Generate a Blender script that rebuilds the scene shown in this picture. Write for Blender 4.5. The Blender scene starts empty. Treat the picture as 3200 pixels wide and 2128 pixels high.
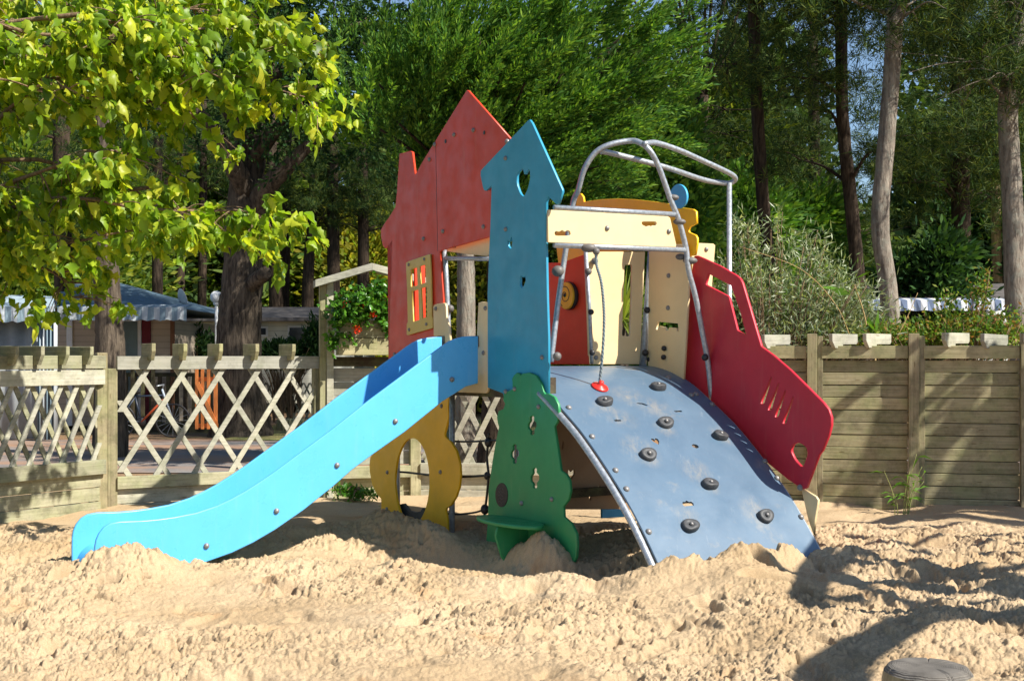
import bpy, bmesh, math, random
import numpy as np
from mathutils import Vector, Matrix
R = math.radians
random.seed(7)
rng = np.random.default_rng(11)
col = bpy.context.scene.collection
sc = bpy.context.scene

# ---------------------------------------------------------------- camera, sky, sun, exposure
F, H, HY = 4000.0, 1.3, 1115.0            # focal length in photo pixels, eye height, horizon row (photo is 3200 wide)
cam_d = bpy.data.cameras.new('camera'); cam = bpy.data.objects.new('camera', cam_d); col.objects.link(cam)
cam_d.sensor_width = 36; cam_d.lens = 36 * F / 3200; cam_d.shift_y = (HY - 1064) / 3200
cam.location = (0, 0, H); cam.rotation_euler = (R(90), 0, 0); cam_d.clip_end = 3000; cam_d.clip_start = .1
sc.camera = cam
SUN_EL, SUN_AZ = 43, 30                    # azimuth: degrees in front of +X
ce, se = math.cos(R(SUN_EL)), math.sin(R(SUN_EL))
S = Vector((ce * math.cos(R(SUN_AZ)), -ce * math.sin(R(SUN_AZ)), se))
w = bpy.data.worlds.new('World'); sc.world = w; w.use_nodes = True
nt = w.node_tree
sky = nt.nodes.new('ShaderNodeTexSky'); sky.sky_type = 'NISHITA'; sky.sun_disc = False
sky.sun_elevation = R(SUN_EL); sky.sun_rotation = math.atan2(S.x, S.y)
sky.air_density = 1.0; sky.dust_density = .3; sky.ozone_density = 3.0
bg = nt.nodes['Background']; bg.inputs['Strength'].default_value = .086
nt.links.new(sky.outputs[0], bg.inputs[0])
sd = bpy.data.lights.new('sun', 'SUN'); sd.energy = 5.0; sd.angle = R(.5); sd.color = (1, .95, .86)
sun = bpy.data.objects.new('sun', sd); col.objects.link(sun)
sun.rotation_euler = S.to_track_quat('Z', 'Y').to_euler(); sun.location = (20, -10, 20)
sc.view_settings.view_transform = 'Standard'; sc.view_settings.look = 'None'
sc.view_settings.gamma = 1; sc.view_settings.exposure = .80
sc.cycles.max_bounces = 6; sc.cycles.transparent_max_bounces = 4

# ---------------------------------------------------------------- materials
def nodes(m):
    m.use_nodes = True
    return m.node_tree, m.node_tree.nodes['Principled BSDF']
def ramp(t, fac, stops):
    r = t.nodes.new('ShaderNodeValToRGB')
    while len(r.color_ramp.elements) < len(stops): r.color_ramp.elements.new(.5)
    for e, (p, c) in zip(r.color_ramp.elements, stops):
        e.position = p; e.color = (*c, 1)
    t.links.new(fac, r.inputs[0]); return r.outputs[0]
def noise(t, scale, vec=None, detail=4, rough=.55, coord='Object'):
    n = t.nodes.new('ShaderNodeTexNoise'); n.inputs['Scale'].default_value = scale
    n.inputs['Detail'].default_value = detail; n.inputs['Roughness'].default_value = rough
    if vec is None:
        tc = t.nodes.new('ShaderNodeTexCoord'); vec = tc.outputs[coord]
    t.links.new(vec, n.inputs['Vector']); return n.outputs['Fac']
def mapping(t, scale, coord='Object', add=None):
    tc = t.nodes.new('ShaderNodeTexCoord'); mp = t.nodes.new('ShaderNodeMapping')
    mp.inputs['Scale'].default_value = scale
    t.links.new(tc.outputs[coord], mp.inputs['Vector'])
    if add is not None: t.links.new(add, mp.inputs['Location'])
    return mp.outputs[0]
def bump(t, b, h, strength, dist):
    bn = t.nodes.new('ShaderNodeBump'); bn.inputs['Strength'].default_value = strength
    bn.inputs['Distance'].default_value = dist
    t.links.new(h, bn.inputs['Height']); t.links.new(bn.outputs[0], b.inputs['Normal'])
def mixc(t, fac, a, bcol, mode='MIX'):
    m = t.nodes.new('ShaderNodeMix'); m.data_type = 'RGBA'; m.blend_type = mode
    for i, v in ((0, fac), (6, a), (7, bcol)):
        if hasattr(v, 'is_linked') or hasattr(v, 'links'): t.links.new(v, m.inputs[i])
        else: m.inputs[i].default_value = v if i == 0 else (*v, 1)
    return m.outputs[2]
def sc3(c, k): return tuple(min(1, x * k) for x in c)

def m_plastic(name, c, rough=.42, spec=.4, wear=.12, dirt=(.42, .33, .2), dirt_amt=.25):
    m = bpy.data.materials.new(name); t, b = nodes(m)
    base = ramp(t, noise(t, 3.2, detail=8, rough=.7), [(.3, sc3(c, 1 - wear)), (.7, sc3(c, 1 + wear))])
    st = mapping(t, (14, 14, 1.3))
    d = ramp(t, noise(t, 1.6, st, 8, .75), [(.55, (0, 0, 0)), (.9, (dirt_amt,) * 3)])
    out = mixc(t, d, base, dirt)
    t.links.new(out, b.inputs['Base Color'])
    b.inputs['Roughness'].default_value = rough; b.inputs['Specular IOR Level'].default_value = spec
    r = ramp(t, noise(t, 9, detail=6), [(.3, (rough - .08,) * 3), (.75, (rough + .15,) * 3)])
    t.links.new(r, b.inputs['Roughness'])
    bump(t, b, noise(t, 260, detail=3), .12, .002)
    return m
def m_metal(name, c=(.5, .52, .54), rough=.42, metallic=.75):
    m = bpy.data.materials.new(name); t, b = nodes(m)
    base = ramp(t, noise(t, 45, detail=6, rough=.7), [(.35, sc3(c, .72)), (.65, sc3(c, 1.2))])
    t.links.new(base, b.inputs['Base Color'])
    b.inputs['Metallic'].default_value = metallic
    r = ramp(t, noise(t, 60, detail=4), [(.3, (rough - .1,) * 3), (.7, (rough + .15,) * 3)])
    t.links.new(r, b.inputs['Roughness'])
    bump(t, b, noise(t, 120, detail=3), .1, .002)
    return m
def m_wood(name, a, bcol, green=(.22, .27, .1), gamt=.35, axis=0, stain=.55):
    m = bpy.data.materials.new(name); t, b = nodes(m)
    oi = t.nodes.new('ShaderNodeObjectInfo')
    mul = t.nodes.new('ShaderNodeVectorMath'); mul.operation = 'SCALE'
    comb = t.nodes.new('ShaderNodeCombineXYZ')
    for i in range(3): t.links.new(oi.outputs['Random'], comb.inputs[i])
    t.links.new(comb.outputs[0], mul.inputs[0]); mul.inputs['Scale'].default_value = 37
    s = [60, 60, 60]; s[axis] = 2.2
    v = mapping(t, tuple(s), add=mul.outputs[0])
    g = noise(t, 1, v, 6, .65)
    base = ramp(t, g, [(.3, a), (.5, tuple((x + y) / 2 for x, y in zip(a, bcol))), (.72, bcol)])
    v2 = mapping(t, (5, 5, 5), add=mul.outputs[0])
    gr = ramp(t, noise(t, 1, v2, 5, .6), [(.42, (0, 0, 0)), (.68, (gamt,) * 3)])
    out = mixc(t, gr, base, green)
    dk = ramp(t, noise(t, 1.3, v2, 7, .75), [(.32, (stain,) * 3), (.55, (1, 1, 1))])
    out = mixc(t, 1.0, out, dk, 'MULTIPLY')
    vr = ramp(t, oi.outputs['Random'], [(0, (.8, .8, .8)), (1, (1.18, 1.15, 1.08))])
    out = mixc(t, 1.0, out, vr, 'MULTIPLY')
    # knots
    vo = t.nodes.new('ShaderNodeTexVoronoi'); vo.inputs['Scale'].default_value = 1
    sk = [26, 26, 26]; sk[axis] = 4.5
    t.links.new(mapping(t, tuple(sk), add=mul.outputs[0]), vo.inputs['Vector'])
    kn = ramp(t, vo.outputs['Distance'], [(.07, (.35, .27, .18)), (.14, (1, 1, 1))])
    out = mixc(t, .7, out, kn, 'MULTIPLY')
    t.links.new(out, b.inputs['Base Color'])
    b.inputs['Roughness'].default_value = .85; b.inputs['Specular IOR Level'].default_value = .2
    bump(t, b, g, .5, .004)
    return m
def m_leaf(name, cols, trans=.35, rough=.55, spec=.12):
    m = bpy.data.materials.new(name); t, b = nodes(m)
    ge = t.nodes.new('ShaderNodeNewGeometry')
    c1 = ramp(t, ge.outputs['Random Per Island'], [(i / (len(cols) - 1), c) for i, c in enumerate(cols)])
    big = ramp(t, noise(t, .9, detail=3), [(.3, (.72, .72, .72)), (.7, (1.25, 1.22, 1.1))])
    out = mixc(t, 1.0, c1, big, 'MULTIPLY')
    t.links.new(out, b.inputs['Base Color'])
    b.inputs['Roughness'].default_value = rough; b.inputs['Specular IOR Level'].default_value = spec
    tr = t.nodes.new('ShaderNodeBsdfTranslucent')
    tcol = mixc(t, 1.0, out, (1.5, 1.5, .55), 'MULTIPLY')
    t.links.new(tcol, tr.inputs['Color'])
    mx = t.nodes.new('ShaderNodeMixShader'); mx.inputs[0].default_value = trans
    t.links.new(b.outputs[0], mx.inputs[1]); t.links.new(tr.outputs[0], mx.inputs[2])
    t.links.new(mx.outputs[0], t.nodes['Material Output'].inputs[0])
    return m
def m_bark(name, a, bcol, sx=22, sz=3.5, bs=1.0, lich=(.3, .31, .27), lamt=.0):
    m = bpy.data.materials.new(name); t, b = nodes(m)
    v = mapping(t, (sx, sx, sz))
    g = noise(t, 1, v, 8, .7)
    base = ramp(t, g, [(.35, a), (.6, bcol)])
    big = ramp(t, noise(t, 2.2, detail=5), [(.3, (.6, .6, .6)), (.7, (1.3, 1.28, 1.25))])
    out = mixc(t, 1.0, base, big, 'MULTIPLY')
    if lamt:
        l = ramp(t, noise(t, 9, detail=5, rough=.7), [(.5, (0, 0, 0)), (.62, (lamt,) * 3)])
        out = mixc(t, l, out, lich)
    t.links.new(out, b.inputs['Base Color']); b.inputs['Roughness'].default_value = .95
    b.inputs['Specular IOR Level'].default_value = .15
    bump(t, b, g, bs, .05)
    return m
def m_simple(name, c, rough=.7, var=.15, scale=6, metallic=0, spec=.4):
    m = bpy.data.materials.new(name); t, b = nodes(m)
    base = ramp(t, noise(t, scale, detail=6, rough=.65), [(.3, sc3(c, 1 - var)), (.7, sc3(c, 1 + var))])
    t.links.new(base, b.inputs['Base Color']); b.inputs['Roughness'].default_value = rough
    b.inputs['Metallic'].default_value = metallic; b.inputs['Specular IOR Level'].default_value = spec
    bump(t, b, noise(t, 90, detail=3), .15, .003)
    return m
def m_stripes(name, a, bcol, axis, freq, slant=0):
    m = bpy.data.materials.new(name); t, b = nodes(m)
    tc = t.nodes.new('ShaderNodeTexCoord'); sep = t.nodes.new('ShaderNodeSeparateXYZ')
    t.links.new(tc.outputs['Object'], sep.inputs[0])
    mu = t.nodes.new('ShaderNodeMath'); mu.operation = 'MULTIPLY'; mu.inputs[1].default_value = freq
    t.links.new(sep.outputs[axis], mu.inputs[0])
    fr = t.nodes.new('ShaderNodeMath'); fr.operation = 'FRACT'; t.links.new(mu.outputs[0], fr.inputs[0])
    gt = t.nodes.new('ShaderNodeMath'); gt.operation = 'GREATER_THAN'; gt.inputs[1].default_value = .5
    t.links.new(fr.outputs[0], gt.inputs[0])
    out = mixc(t, gt.outputs[0], a, bcol)
    di = ramp(t, noise(t, 3, detail=6), [(.3, (.75, .75, .75)), (.7, (1, 1, 1))])
    out = mixc(t, 1.0, out, di, 'MULTIPLY')
    t.links.new(out, b.inputs['Base Color']); b.inputs['Roughness'].default_value = .8
    return m

M = {}
M['red'] = m_plastic('red_panel', (.60, .045, .012))
M['red_ship'] = m_plastic('crimson_panel', (.50, .018, .035))
M['tower'] = m_plastic('teal_blue_panel', (.03, .28, .44), dirt_amt=.18)
M['slide'] = m_plastic('sky_blue_fibreglass', (.10, .44, .80), rough=.3, spec=.5, wear=.05, dirt=(.55, .5, .42), dirt_amt=.16)
M['yellow'] = m_plastic('mustard_panel', (.86, .47, .01), dirt_amt=.1)
M['green'] = m_plastic('green_panel', (.03, .25, .085))
M['cream'] = m_plastic('cream_panel', (.72, .55, .30), wear=.06)
M['olive'] = m_plastic('ochre_panel', (.62, .44, .10), dirt_amt=.5)
M['disc'] = m_plastic('blue_disc', (.05, .36, .62))
M['metal'] = m_metal('galvanised_tube', (.40, .43, .46), .42, .6)
M['bolt'] = m_metal('bolt_cap', (.24, .23, .22), .42, .3)
M['clamp'] = m_simple('grey_clamp', (.13, .12, .11), .5, .12)
M['black'] = m_simple('black_plastic', (.02, .02, .022), .4, .3)
M['rubber'] = m_simple('dark_grip', (.055, .057, .06), .55, .35, 30)
M['redplastic'] = m_simple('red_plastic', (.7, .03, .02), .35, .08)
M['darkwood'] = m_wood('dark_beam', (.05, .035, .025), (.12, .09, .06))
M['wood'] = m_wood('weathered_wood', (.25, .235, .155), (.44, .42, .30))
M['woodz'] = m_wood('weathered_wood_upright', (.24, .22, .13), (.43, .40, .26), axis=2)
M['woodg'] = m_wood('mossy_wood', (.26, .23, .13), (.46, .41, .26), gamt=.45, stain=.6)
M['woodgz'] = m_wood('mossy_wood_upright', (.26, .22, .13), (.44, .38, .24), gamt=.4, axis=2)
M['woodw'] = m_wood('pale_wood', (.33, .32, .26), (.50, .485, .41), gamt=.22, stain=.65)
M['bark'] = m_bark('grey_brown_bark', (.03, .024, .02), (.17, .135, .10), sx=16, sz=2.2, bs=1.4)
M['barkd'] = m_bark('dark_bark', (.022, .016, .012), (.09, .065, .045))
M['barkl'] = m_bark('pale_lichen_bark', (.13, .105, .085), (.36, .31, .25), sx=18, lamt=.5, lich=(.32, .33, .27), bs=1.3)
M['twig'] = m_bark('twig_bark', (.12, .08, .05), (.3, .2, .12), 40, 10, .4)

# ramp sheet: slate blue with scuffs and sand stains
def m_ramp(spots):
    m = bpy.data.materials.new('slate_blue_sheet'); t, b = nodes(m)
    base = ramp(t, noise(t, 2.0, detail=8, rough=.7), [(.3, (.075, .128, .19)), (.7, (.11, .172, .24))])
    v = mapping(t, (26, 6, 6))
    sc1 = ramp(t, noise(t, 1, v, 8, .8), [(.58, (0, 0, 0)), (.8, (.5, .5, .5))])
    out = mixc(t, sc1, base, (.34, .36, .37))
    sn = ramp(t, noise(t, 2.3, detail=9, rough=.75), [(.57, (0, 0, 0)), (.72, (.32, .32, .32))])
    out = mixc(t, sn, out, (.5, .38, .22))
    geo = t.nodes.new('ShaderNodeTexCoord'); acc = None
    for (cx, cy, cz, rr_) in spots:
        sc_v = t.nodes.new('ShaderNodeVectorMath'); sc_v.operation = 'SUBTRACT'; t.links.new(geo.outputs['Object'], sc_v.inputs[0]); sc_v.inputs[1].default_value = (cx, cy, cz)
        ln = t.nodes.new('ShaderNodeVectorMath'); ln.operation = 'LENGTH'; t.links.new(sc_v.outputs[0], ln.inputs[0])
        mr = t.nodes.new('ShaderNodeMapRange'); mr.inputs['From Min'].default_value = rr_; mr.inputs['From Max'].default_value = .03; t.links.new(ln.outputs['Value'], mr.inputs['Value'])
        if acc is None: acc = mr.outputs[0]
        else:
            mx = t.nodes.new('ShaderNodeMath'); mx.operation = 'MAXIMUM'; t.links.new(acc, mx.inputs[0]); t.links.new(mr.outputs[0], mx.inputs[1]); acc = mx.outputs[0]
    nz = ramp(t, noise(t, 14, mapping(t, (1.6, .7, .7)), 9, .8), [(.42, (0, 0, 0)), (.66, (1, 1, 1))])
    ml = t.nodes.new('ShaderNodeMath'); ml.operation = 'MULTIPLY'; t.links.new(acc, ml.inputs[0]); t.links.new(nz, ml.inputs[1])
    m2 = t.nodes.new('ShaderNodeMath'); m2.operation = 'MULTIPLY'; t.links.new(ml.outputs[0], m2.inputs[0]); m2.inputs[1].default_value = .36
    out = mixc(t, m2.outputs[0], out, (.5, .38, .22))
    t.links.new(out, b.inputs['Base Color'])
    r = ramp(t, noise(t, 5, detail=6), [(.3, (.3,) * 3), (.7, (.5,) * 3)])
    t.links.new(r, b.inputs['Roughness'])
    bump(t, b, noise(t, 7, detail=3), .08, .02)
    return m
def m_sand():
    m = bpy.data.materials.new('sand'); t, b = nodes(m)
    base = ramp(t, noise(t, 1.1, detail=6, rough=.6), [(.32, (.44, .315, .182)), (.62, (.54, .405, .255))])
    fine = ramp(t, noise(t, 170, detail=4, rough=.8), [(.3, (.72, .70, .67)), (.7, (1.18, 1.18, 1.18))])
    out = mixc(t, 1.0, base, fine, 'MULTIPLY')
    # damp, warmer hollows of dug sand: patches with edges of their own
    dm = ramp(t, noise(t, 2.7, detail=5, rough=.6), [(.60, (0, 0, 0)), (.72, (.55, .55, .55))])
    out = mixc(t, dm, out, (.42, .24, .11))
    t.links.new(out, b.inputs['Base Color'])
    b.inputs['Roughness'].default_value = .95; b.inputs['Specular IOR Level'].default_value = .1
    n1 = noise(t, 110, detail=6, rough=.8)
    bump(t, b, n1, .8, .008)
    return m
M['sand'] = m_sand()

# ---------------------------------------------------------------- object helpers
def tag(o, label=None, cat=None, group=None, kind=None):
    if label: o['label'] = label
    if cat: o['category'] = cat
    if group: o['group'] = group
    if kind: o['kind'] = kind
    return o
def empty(name, loc, label, cat, group=None, rz=0):
    o = bpy.data.objects.new(name, None); col.objects.link(o); o.location = loc
    o.rotation_euler = (0, 0, rz); o.empty_display_size = .2
    return tag(o, label, cat, group)
def mesh_obj(name, me, mat, parent=None, loc=(0, 0, 0)):
    o = bpy.data.objects.new(name, me); col.objects.link(o)
    if mat is not None and len(me.materials) == 0: me.materials.append(mat)
    if parent is not None: o.parent = parent
    o.location = loc
    return o
def pydata(name, v, f, mat, parent=None, smooth=False, loc=(0, 0, 0)):
    me = bpy.data.meshes.new(name); me.from_pydata([tuple(map(float, p)) for p in v], [], [tuple(map(int, q)) for q in f]); me.update()
    if smooth: me.polygons.foreach_set('use_smooth', [True] * len(me.polygons))
    return mesh_obj(name, me, mat, parent, loc)
def np_mesh(name, V, Fq, mat, smooth=False):
    """V (n,3), Fq (m,k) constant polygon size"""
    me = bpy.data.meshes.new(name); n, (m, k) = len(V), Fq.shape
    me.vertices.add(n); me.vertices.foreach_set('co', np.ascontiguousarray(V, dtype=np.float32).ravel())
    me.loops.add(m * k); me.loops.foreach_set('vertex_index', Fq.astype(np.int32).ravel())
    me.polygons.add(m); me.polygons.foreach_set('loop_start', np.arange(0, m * k, k, dtype=np.int32))
    me.polygons.foreach_set('loop_total', np.full(m, k, dtype=np.int32))
    if smooth: me.polygons.foreach_set('use_smooth', np.ones(m, dtype=bool))
    me.update(calc_edges=True); me.materials.append(mat)
    return me
class MB:
    """collects boxes and prisms into one mesh"""
    def __init__(s): s.v = []; s.f = []
    def box(s, x0, x1, y0, y1, z0, z1, M4=None):
        b = len(s.v)
        p = [(x, y, z) for z in (z0, z1) for y in (y0, y1) for x in (x0, x1)]
        if M4 is not None: p = [tuple(M4 @ Vector(q)) for q in p]
        s.v += p
        s.f += [tuple(b + i for i in q) for q in ((0, 2, 3, 1), (4, 5, 7, 6), (0, 1, 5, 4), (2, 6, 7, 3), (0, 4, 6, 2), (1, 3, 7, 5))]
        return s
    def prism(s, pts, y0, y1, M4=None):
        """polygon in xz extruded along y"""
        b = len(s.v); n = len(pts)
        p = [(x, y0, z) for x, z in pts] + [(x, y1, z) for x, z in pts]
        if M4 is not None: p = [tuple(M4 @ Vector(q)) for q in p]
        s.v += p
        s.f.append(tuple(b + i for i in range(n))); s.f.append(tuple(b + n + i for i in reversed(range(n))))
        for i in range(n):
            j = (i + 1) % n; s.f.append((b + i, b + n + i, b + n + j, b + j))
        return s
    def build(s, name, mat, parent=None, bevel=0, loc=(0, 0, 0)):
        me = bpy.data.meshes.new(name); me.from_pydata(s.v, [], s.f)
        if bevel or True:
            bm = bmesh.new(); bm.from_mesh(me)
            bmesh.ops.recalc_face_normals(bm, faces=bm.faces)
            if bevel: bmesh.ops.bevel(bm, geom=list(bm.edges), offset=bevel, segments=1, affect='EDGES')
            bm.to_mesh(me); bm.free()
        return mesh_obj(name, me, mat, parent, loc)
def tube_arrays(path, radii, seg=10, closed_ends=True, wob=0, seed=0):
    P = [Vector(p) for p in path]; n = len(P)
    if not hasattr(radii, '__len__'): radii = [radii] * n
    rr = random.Random(seed)
    T = []
    for i in range(n):
        a = P[max(0, i - 1)]; b = P[min(n - 1, i + 1)]; T.append((b - a).normalized())
    up = Vector((0, 0, 1)) if abs(T[0].z) < .9 else Vector((1, 0, 0))
    N = (up - T[0] * up.dot(T[0])).normalized()
    V = []; Fc = []
    for i in range(n):
        N = (N - T[i] * N.dot(T[i])).normalized(); B = T[i].cross(N)
        for k in range(seg):
            a = 2 * math.pi * k / seg; r = radii[i] * (1 + wob * (rr.random() - .5))
            V.append(P[i] + (N * math.cos(a) + B * math.sin(a)) * r)
    for i in range(n - 1):
        for k in range(seg):
            k2 = (k + 1) % seg
            Fc.append((i * seg + k, i * seg + k2, (i + 1) * seg + k2, (i + 1) * seg + k))
    if closed_ends:
        Fc.append(tuple(reversed(range(seg)))); Fc.append(tuple((n - 1) * seg + k for k in range(seg)))
    return V, Fc
def tube(name, path, radii, mat, parent=None, seg=10, org=(0, 0, 0), wob=0, seed=0):
    V, Fc = tube_arrays(path, radii, seg, True, wob, seed); o = Vector(org)
    return pydata(name, [v - o for v in V], Fc, mat, parent, True)
def smooth_path(pts, n=8):
    """Catmull-Rom through pts"""
    P = [Vector(p) for p in pts]; P = [P[0] * 2 - P[1]] + P + [P[-1] * 2 - P[-2]]; out = []
    for i in range(1, len(P) - 2):
        for k in range(n):
            t = k / n; p0, p1, p2, p3 = P[i - 1], P[i], P[i + 1], P[i + 2]
            out.append(.5 * ((2 * p1) + (p2 - p0) * t + (2 * p0 - 5 * p1 + 4 * p2 - p3) * t * t + (3 * p1 - p0 - 3 * p2 + p3) * t ** 3))
    out.append(P[-2]); return out
def lathe(name, prof, mat, parent=None, seg=20, loc=(0, 0, 0), rot=None):
    V = []; Fc = []; n = len(prof)
    for k in range(seg):
        a = 2 * math.pi * k / seg
        for r, z in prof: V.append((r * math.cos(a), r * math.sin(a), z))
    for k in range(seg):
        k2 = (k + 1) % seg
        for i in range(n - 1): Fc.append((k * n + i, k2 * n + i, k2 * n + i + 1, k * n + i + 1))
    o = pydata(name, V, Fc, mat, parent, True, loc)
    if rot is not None: o.rotation_euler = rot
    return o
def P3(px, py, Y): return Vector(((px - 1600) / F * Y, Y, H + (HY - py) / F * Y))

class Plane:
    def __init__(s, ox, oy, ex, ey):
        l = math.hypot(ex, ey); s.o = Vector((ox, oy, 0)); s.e = Vector((ex / l, ey / l, 0)); s.n = Vector((ey / l, -ex / l, 0))
    def off(s, d):
        q = s.o + s.n * d; return Plane(q.x, q.y, s.e.x, s.e.y)
    def tz(s, px, py):
        k = (px - 1600) / F; t = (k * s.o.y - s.o.x) / (s.e.x - k * s.e.y); Y = s.o.y + s.e.y * t
        return t, H + (HY - py) / F * Y
    def w(s, t, z, d=0): return s.o + s.e * t + s.n * d + Vector((0, 0, z))
    def pw(s, px, py, d=0):
        t, z = s.tz(px, py); return s.w(t, z, d)
    def mat(s):
        m = Matrix.Identity(4)
        for i in range(3): m[i][0] = s.e[i]; m[i][1] = (0, 0, 1)[i]; m[i][2] = s.n[i]; m[i][3] = s.o[i]
        return m
ZT = {1: (1100, 250, .3826), 2: (1600, 350, .3826), 3: (1100, 750, .3826), 4: (1600, 750, .3826), 5: (1100, 1200, .3826),
      6: (1700, 1200, .4241), 7: (100, 1300, .4464), 8: (2200, 750, .4782), 0: (0, 0, 1)}
def Z(k, *pts):
    a, b, c = ZT[k]; return [(a + c * x, b + c * y) for x, y in pts]
def round_poly(pts, it=2, q=.2):
    for _ in range(it):
        o = []
        for i in range(len(pts)):
            a, b = pts[i], pts[(i + 1) % len(pts)]
            o += [(a[0] * (1 - q) + b[0] * q, a[1] * (1 - q) + b[1] * q), (a[0] * q + b[0] * (1 - q), a[1] * q + b[1] * (1 - q))]
        pts = o
    return pts
def ell(cx, cy, rx, ry, n=20, wav=0, k=5):
    return [(cx + rx * math.cos(a) * (1 + wav * math.cos(k * a)), cy + ry * math.sin(a) * (1 + wav * math.cos(k * a))) for a in [2 * math.pi * i / n for i in range(n)]]

def curve_mesh(loops, thick, bev):
    """loops: list of 2D polylines (outer + holes); plate centred on z = -thick/2"""
    cu = bpy.data.curves.new('c', 'CURVE'); cu.dimensions = '2D'; cu.fill_mode = 'BOTH'
    cu.extrude = thick / 2 - bev; cu.bevel_depth = bev; cu.bevel_resolution = 1
    for lp in loops:
        sp = cu.splines.new('POLY'); sp.points.add(len(lp) - 1)
        for i, (x, y) in enumerate(lp): sp.points[i].co = (x, y, 0, 1)
        sp.use_cyclic_u = True
    ob = bpy.data.objects.new('tmp', cu); col.objects.link(ob)
    dg = bpy.context.evaluated_depsgraph_get(); dg.update()
    me = bpy.data.meshes.new_from_object(ob.evaluated_get(dg))
    bpy.data.objects.remove(ob); bpy.data.curves.remove(cu)
    me.transform(Matrix.Translation((0, 0, -thick / 2)))
    return me

# ================================================================ SETTING: ground and sand
def vnoise(x, y, seed=0):
    """2D value noise, numpy"""
    xi = np.floor(x).astype(np.int64); yi = np.floor(y).astype(np.int64); xf = x - xi; yf = y - yi
    def h(a, b):
        n = (a * 374761393 + b * 668265263 + seed * 982451653) & 0x7fffffff
        n = ((n ^ (n >> 13)) * 1274126177) & 0x7fffffff
        return ((n ^ (n >> 16)) & 0xffff) / 65535.0
    u = xf * xf * (3 - 2 * xf); v = yf * yf * (3 - 2 * yf)
    return (h(xi, yi) * (1 - u) + h(xi + 1, yi) * u) * (1 - v) + (h(xi, yi + 1) * (1 - u) + h(xi + 1, yi + 1) * u) * v
def worley(x, y, seed=0):
    xi = np.floor(x).astype(np.int64); yi = np.floor(y).astype(np.int64); best = np.full(x.shape, 9.0)
    for dx in (-1, 0, 1):
        for dy in (-1, 0, 1):
            a = xi + dx; b = yi + dy
            n = (a * 374761393 + b * 668265263 + seed * 15731) & 0x7fffffff
            n = ((n ^ (n >> 13)) * 1274126177) & 0x7fffffff; n ^= n >> 15
            jx = (n & 1023) / 1023.0; jy = ((n >> 10) & 1023) / 1023.0
            r = .55 + .45 * (((n >> 20) & 255) / 255.0)
            d = np.hypot(a + jx - x, b + jy - y) / r
            best = np.minimum(best, d)
    return best
MOUNDS = [  # x, y, amplitude, rx, ry, angle
    (-2.20, 7.22, .16, .26, .18, 0), (-2.5, 7.0, .05, .5, .25, 0), (-1.95, 7.3, .05, .2, .15, 0),
    (.93, 7.12, .13, .24, .14, 20), (1.36, 7.40, .17, .22, .12, 35), (1.62, 7.66, .16, .20, .11, 35), (1.25, 7.0, .12, .6, .28, 25), (2.02, 8.02, .07, .25, .16, 20),
    (1.05, 8.2, .16, .24, .24, 0), (.75, 8.6, .08, .3, .2, 0),
    (-.52, 9.0, .15, .30, .12, -50), (-.95, 9.4, .15, .30, .14, -50), (.22, 8.16, .20, .20, .10, -50), (.05, 8.35, .12, .2, .1, -50),
    (-.35, 8.45, -.20, .75, .26, -31), (.42, 7.72, -.24, .42, .24, -20), (-1.4, 8.6, -.06, .8, .4, 0),
    (2.9, 8.6, .05, .8, .3, 10), (2.4, 6.8, .05, .6, .25, -20), (3.0, 6.0, .05, .4, .3, 0), (-.3, 7.35, .05, 1.0, .2, -8), (.6, 6.3, .03, .5, .3, 0),
]
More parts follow.
